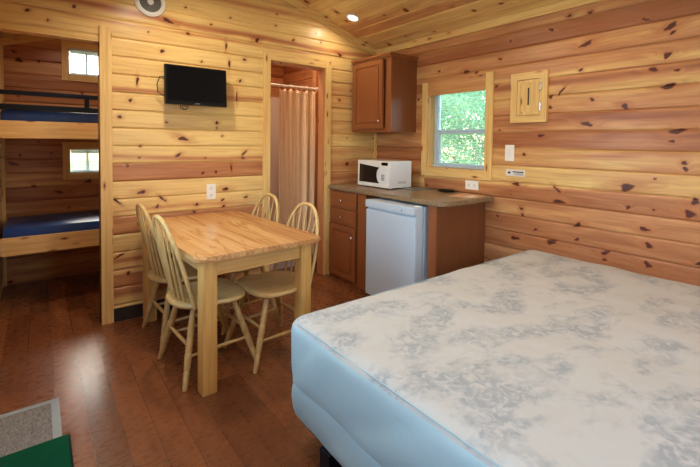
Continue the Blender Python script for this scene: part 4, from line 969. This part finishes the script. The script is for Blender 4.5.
for x in (BX0 + .012, BX1 - .115):
    for y in (BY1 - .27, BY0 + .20):
        bm = BM(); bx(bm, x, x + .07, y - .06, y + .01, 0, .118, .004); obj('leg', loc_(bm, b0), 'black_metal', bed)

# ------------------------------------------------------------------ mats by the entrance
gm = thing('doormat', 'grey doormat with a pale border lying by the entrance', 'mat', (-3.15, -1.15, 0))
bm = BM(); bx(bm, -.145, .125, -.24, .235, 0, .007, .001); obj('mat_pile', bm, 'grey_mat_pile', gm)
bm = BM(); bx(bm, .125, .160, -.24, .265, 0, .008, .001); bx(bm, -.145, .125, .235, .265, 0, .008, .001); obj('mat_edging', bm, 'mat_border', gm)
gr = thing('carpet_mat', 'dark green carpet mat overlapping the grey doormat', 'mat', (-3.14, -1.62, 0))
bm = BM(); bx(bm, -.16, .172, -.34, .365, .0085, .017, .002); bx(bm, -.16, .172, -.34, .05, .0, .009, .001); obj('mat_pile', bm, 'green_carpet', gr)
bm = BM(); bx(bm, .172, .180, -.34, .368, .007, .014, .001); obj('rubber_edging', bm, 'rubber_edge', gr)

# ------------------------------------------------------------------ outdoors
bm = BM(); bx(bm, -25, 40, -25, 40, -.75, -.55); struct(obj('ground', bm, 'grass'))
def tree(name, label, cat, loc, h, r, trunk_h, seed, n, mat, leaf=.07, cr=(1, 1, 1)):
    rg = random.Random(seed); t = thing(name, label, cat, loc, group=None)
    bm = BM(); tube(bm, [(0, 0, 0), (.05, .02, trunk_h * .5), (.0, .05, trunk_h), (.02, 0, trunk_h + h * .5)], [r * .09, r * .07, r * .06, r * .02], 10); 
    for k in range(7):
        a = rg.uniform(0, 2 * PI); z = trunk_h * rg.uniform(.6, 1.0); tube(bm, [(0, .03, z), (math.cos(a) * r * .4, math.sin(a) * r * .4, z + h * .2), (math.cos(a) * r * .7, math.sin(a) * r * .7, z + h * .32)], [r * .035, r * .025, r * .01], 6)
    obj('trunk', bm, 'bark', t, True)
    clumps = []
    for k in range(26):
        u = Vector((rg.gauss(0, 1), rg.gauss(0, 1), rg.gauss(0, 1))).normalized() * rg.uniform(.35, .95)
        clumps.append((Vector((u.x * r * cr[0], u.y * r * cr[1], trunk_h + h * .42 + u.z * h * .5)), r * rg.uniform(.22, .42)))
    V = []; F = []
    for k in range(n):
        c, cr_ = rg.choice(clumps); d = Vector((rg.gauss(0, 1), rg.gauss(0, 1), rg.gauss(0, .8))).normalized() * cr_ * rg.uniform(.5, 1.05); p = c + d
        a = Vector((rg.gauss(0, 1), rg.gauss(0, 1), rg.gauss(0, 1) - .3)).normalized(); b = a.cross(Vector((rg.gauss(0, 1), rg.gauss(0, 1), rg.gauss(0, 1)))).normalized(); s_ = leaf * rg.uniform(.6, 1.3)
        i = len(V); V += [p, p + a * s_ * .5 + b * s_ * .28, p + a * s_, p + a * s_ * .5 - b * s_ * .28]; F.append((i, i + 1, i + 2, i + 3))
    me = bpy.data.meshes.new('foliage'); me.from_pydata([tuple(v) for v in V], [], F); me.materials.append(MAT[mat])
    o = bpy.data.objects.new('foliage', me); COL.objects.link(o); o.parent = t
tree('tree', 'leafy green tree standing right outside the counter window', 'tree', (3.6, .9, -.55), 3.2, 1.5, .9, 1, 12000, 'leaf_green', .075)
tree('tree', 'paler green tree farther off behind the counter window', 'tree', (6.4, 5.0, -.55), 4.6, 2.2, 1.5, 2, 7000, 'leaf_pale', .16)
tree('bush', 'low rounded green bush outside the counter window', 'bush', (2.4, 4.3, -.55), 1.9, 1.1, .15, 3, 9000, 'leaf_green', .11)
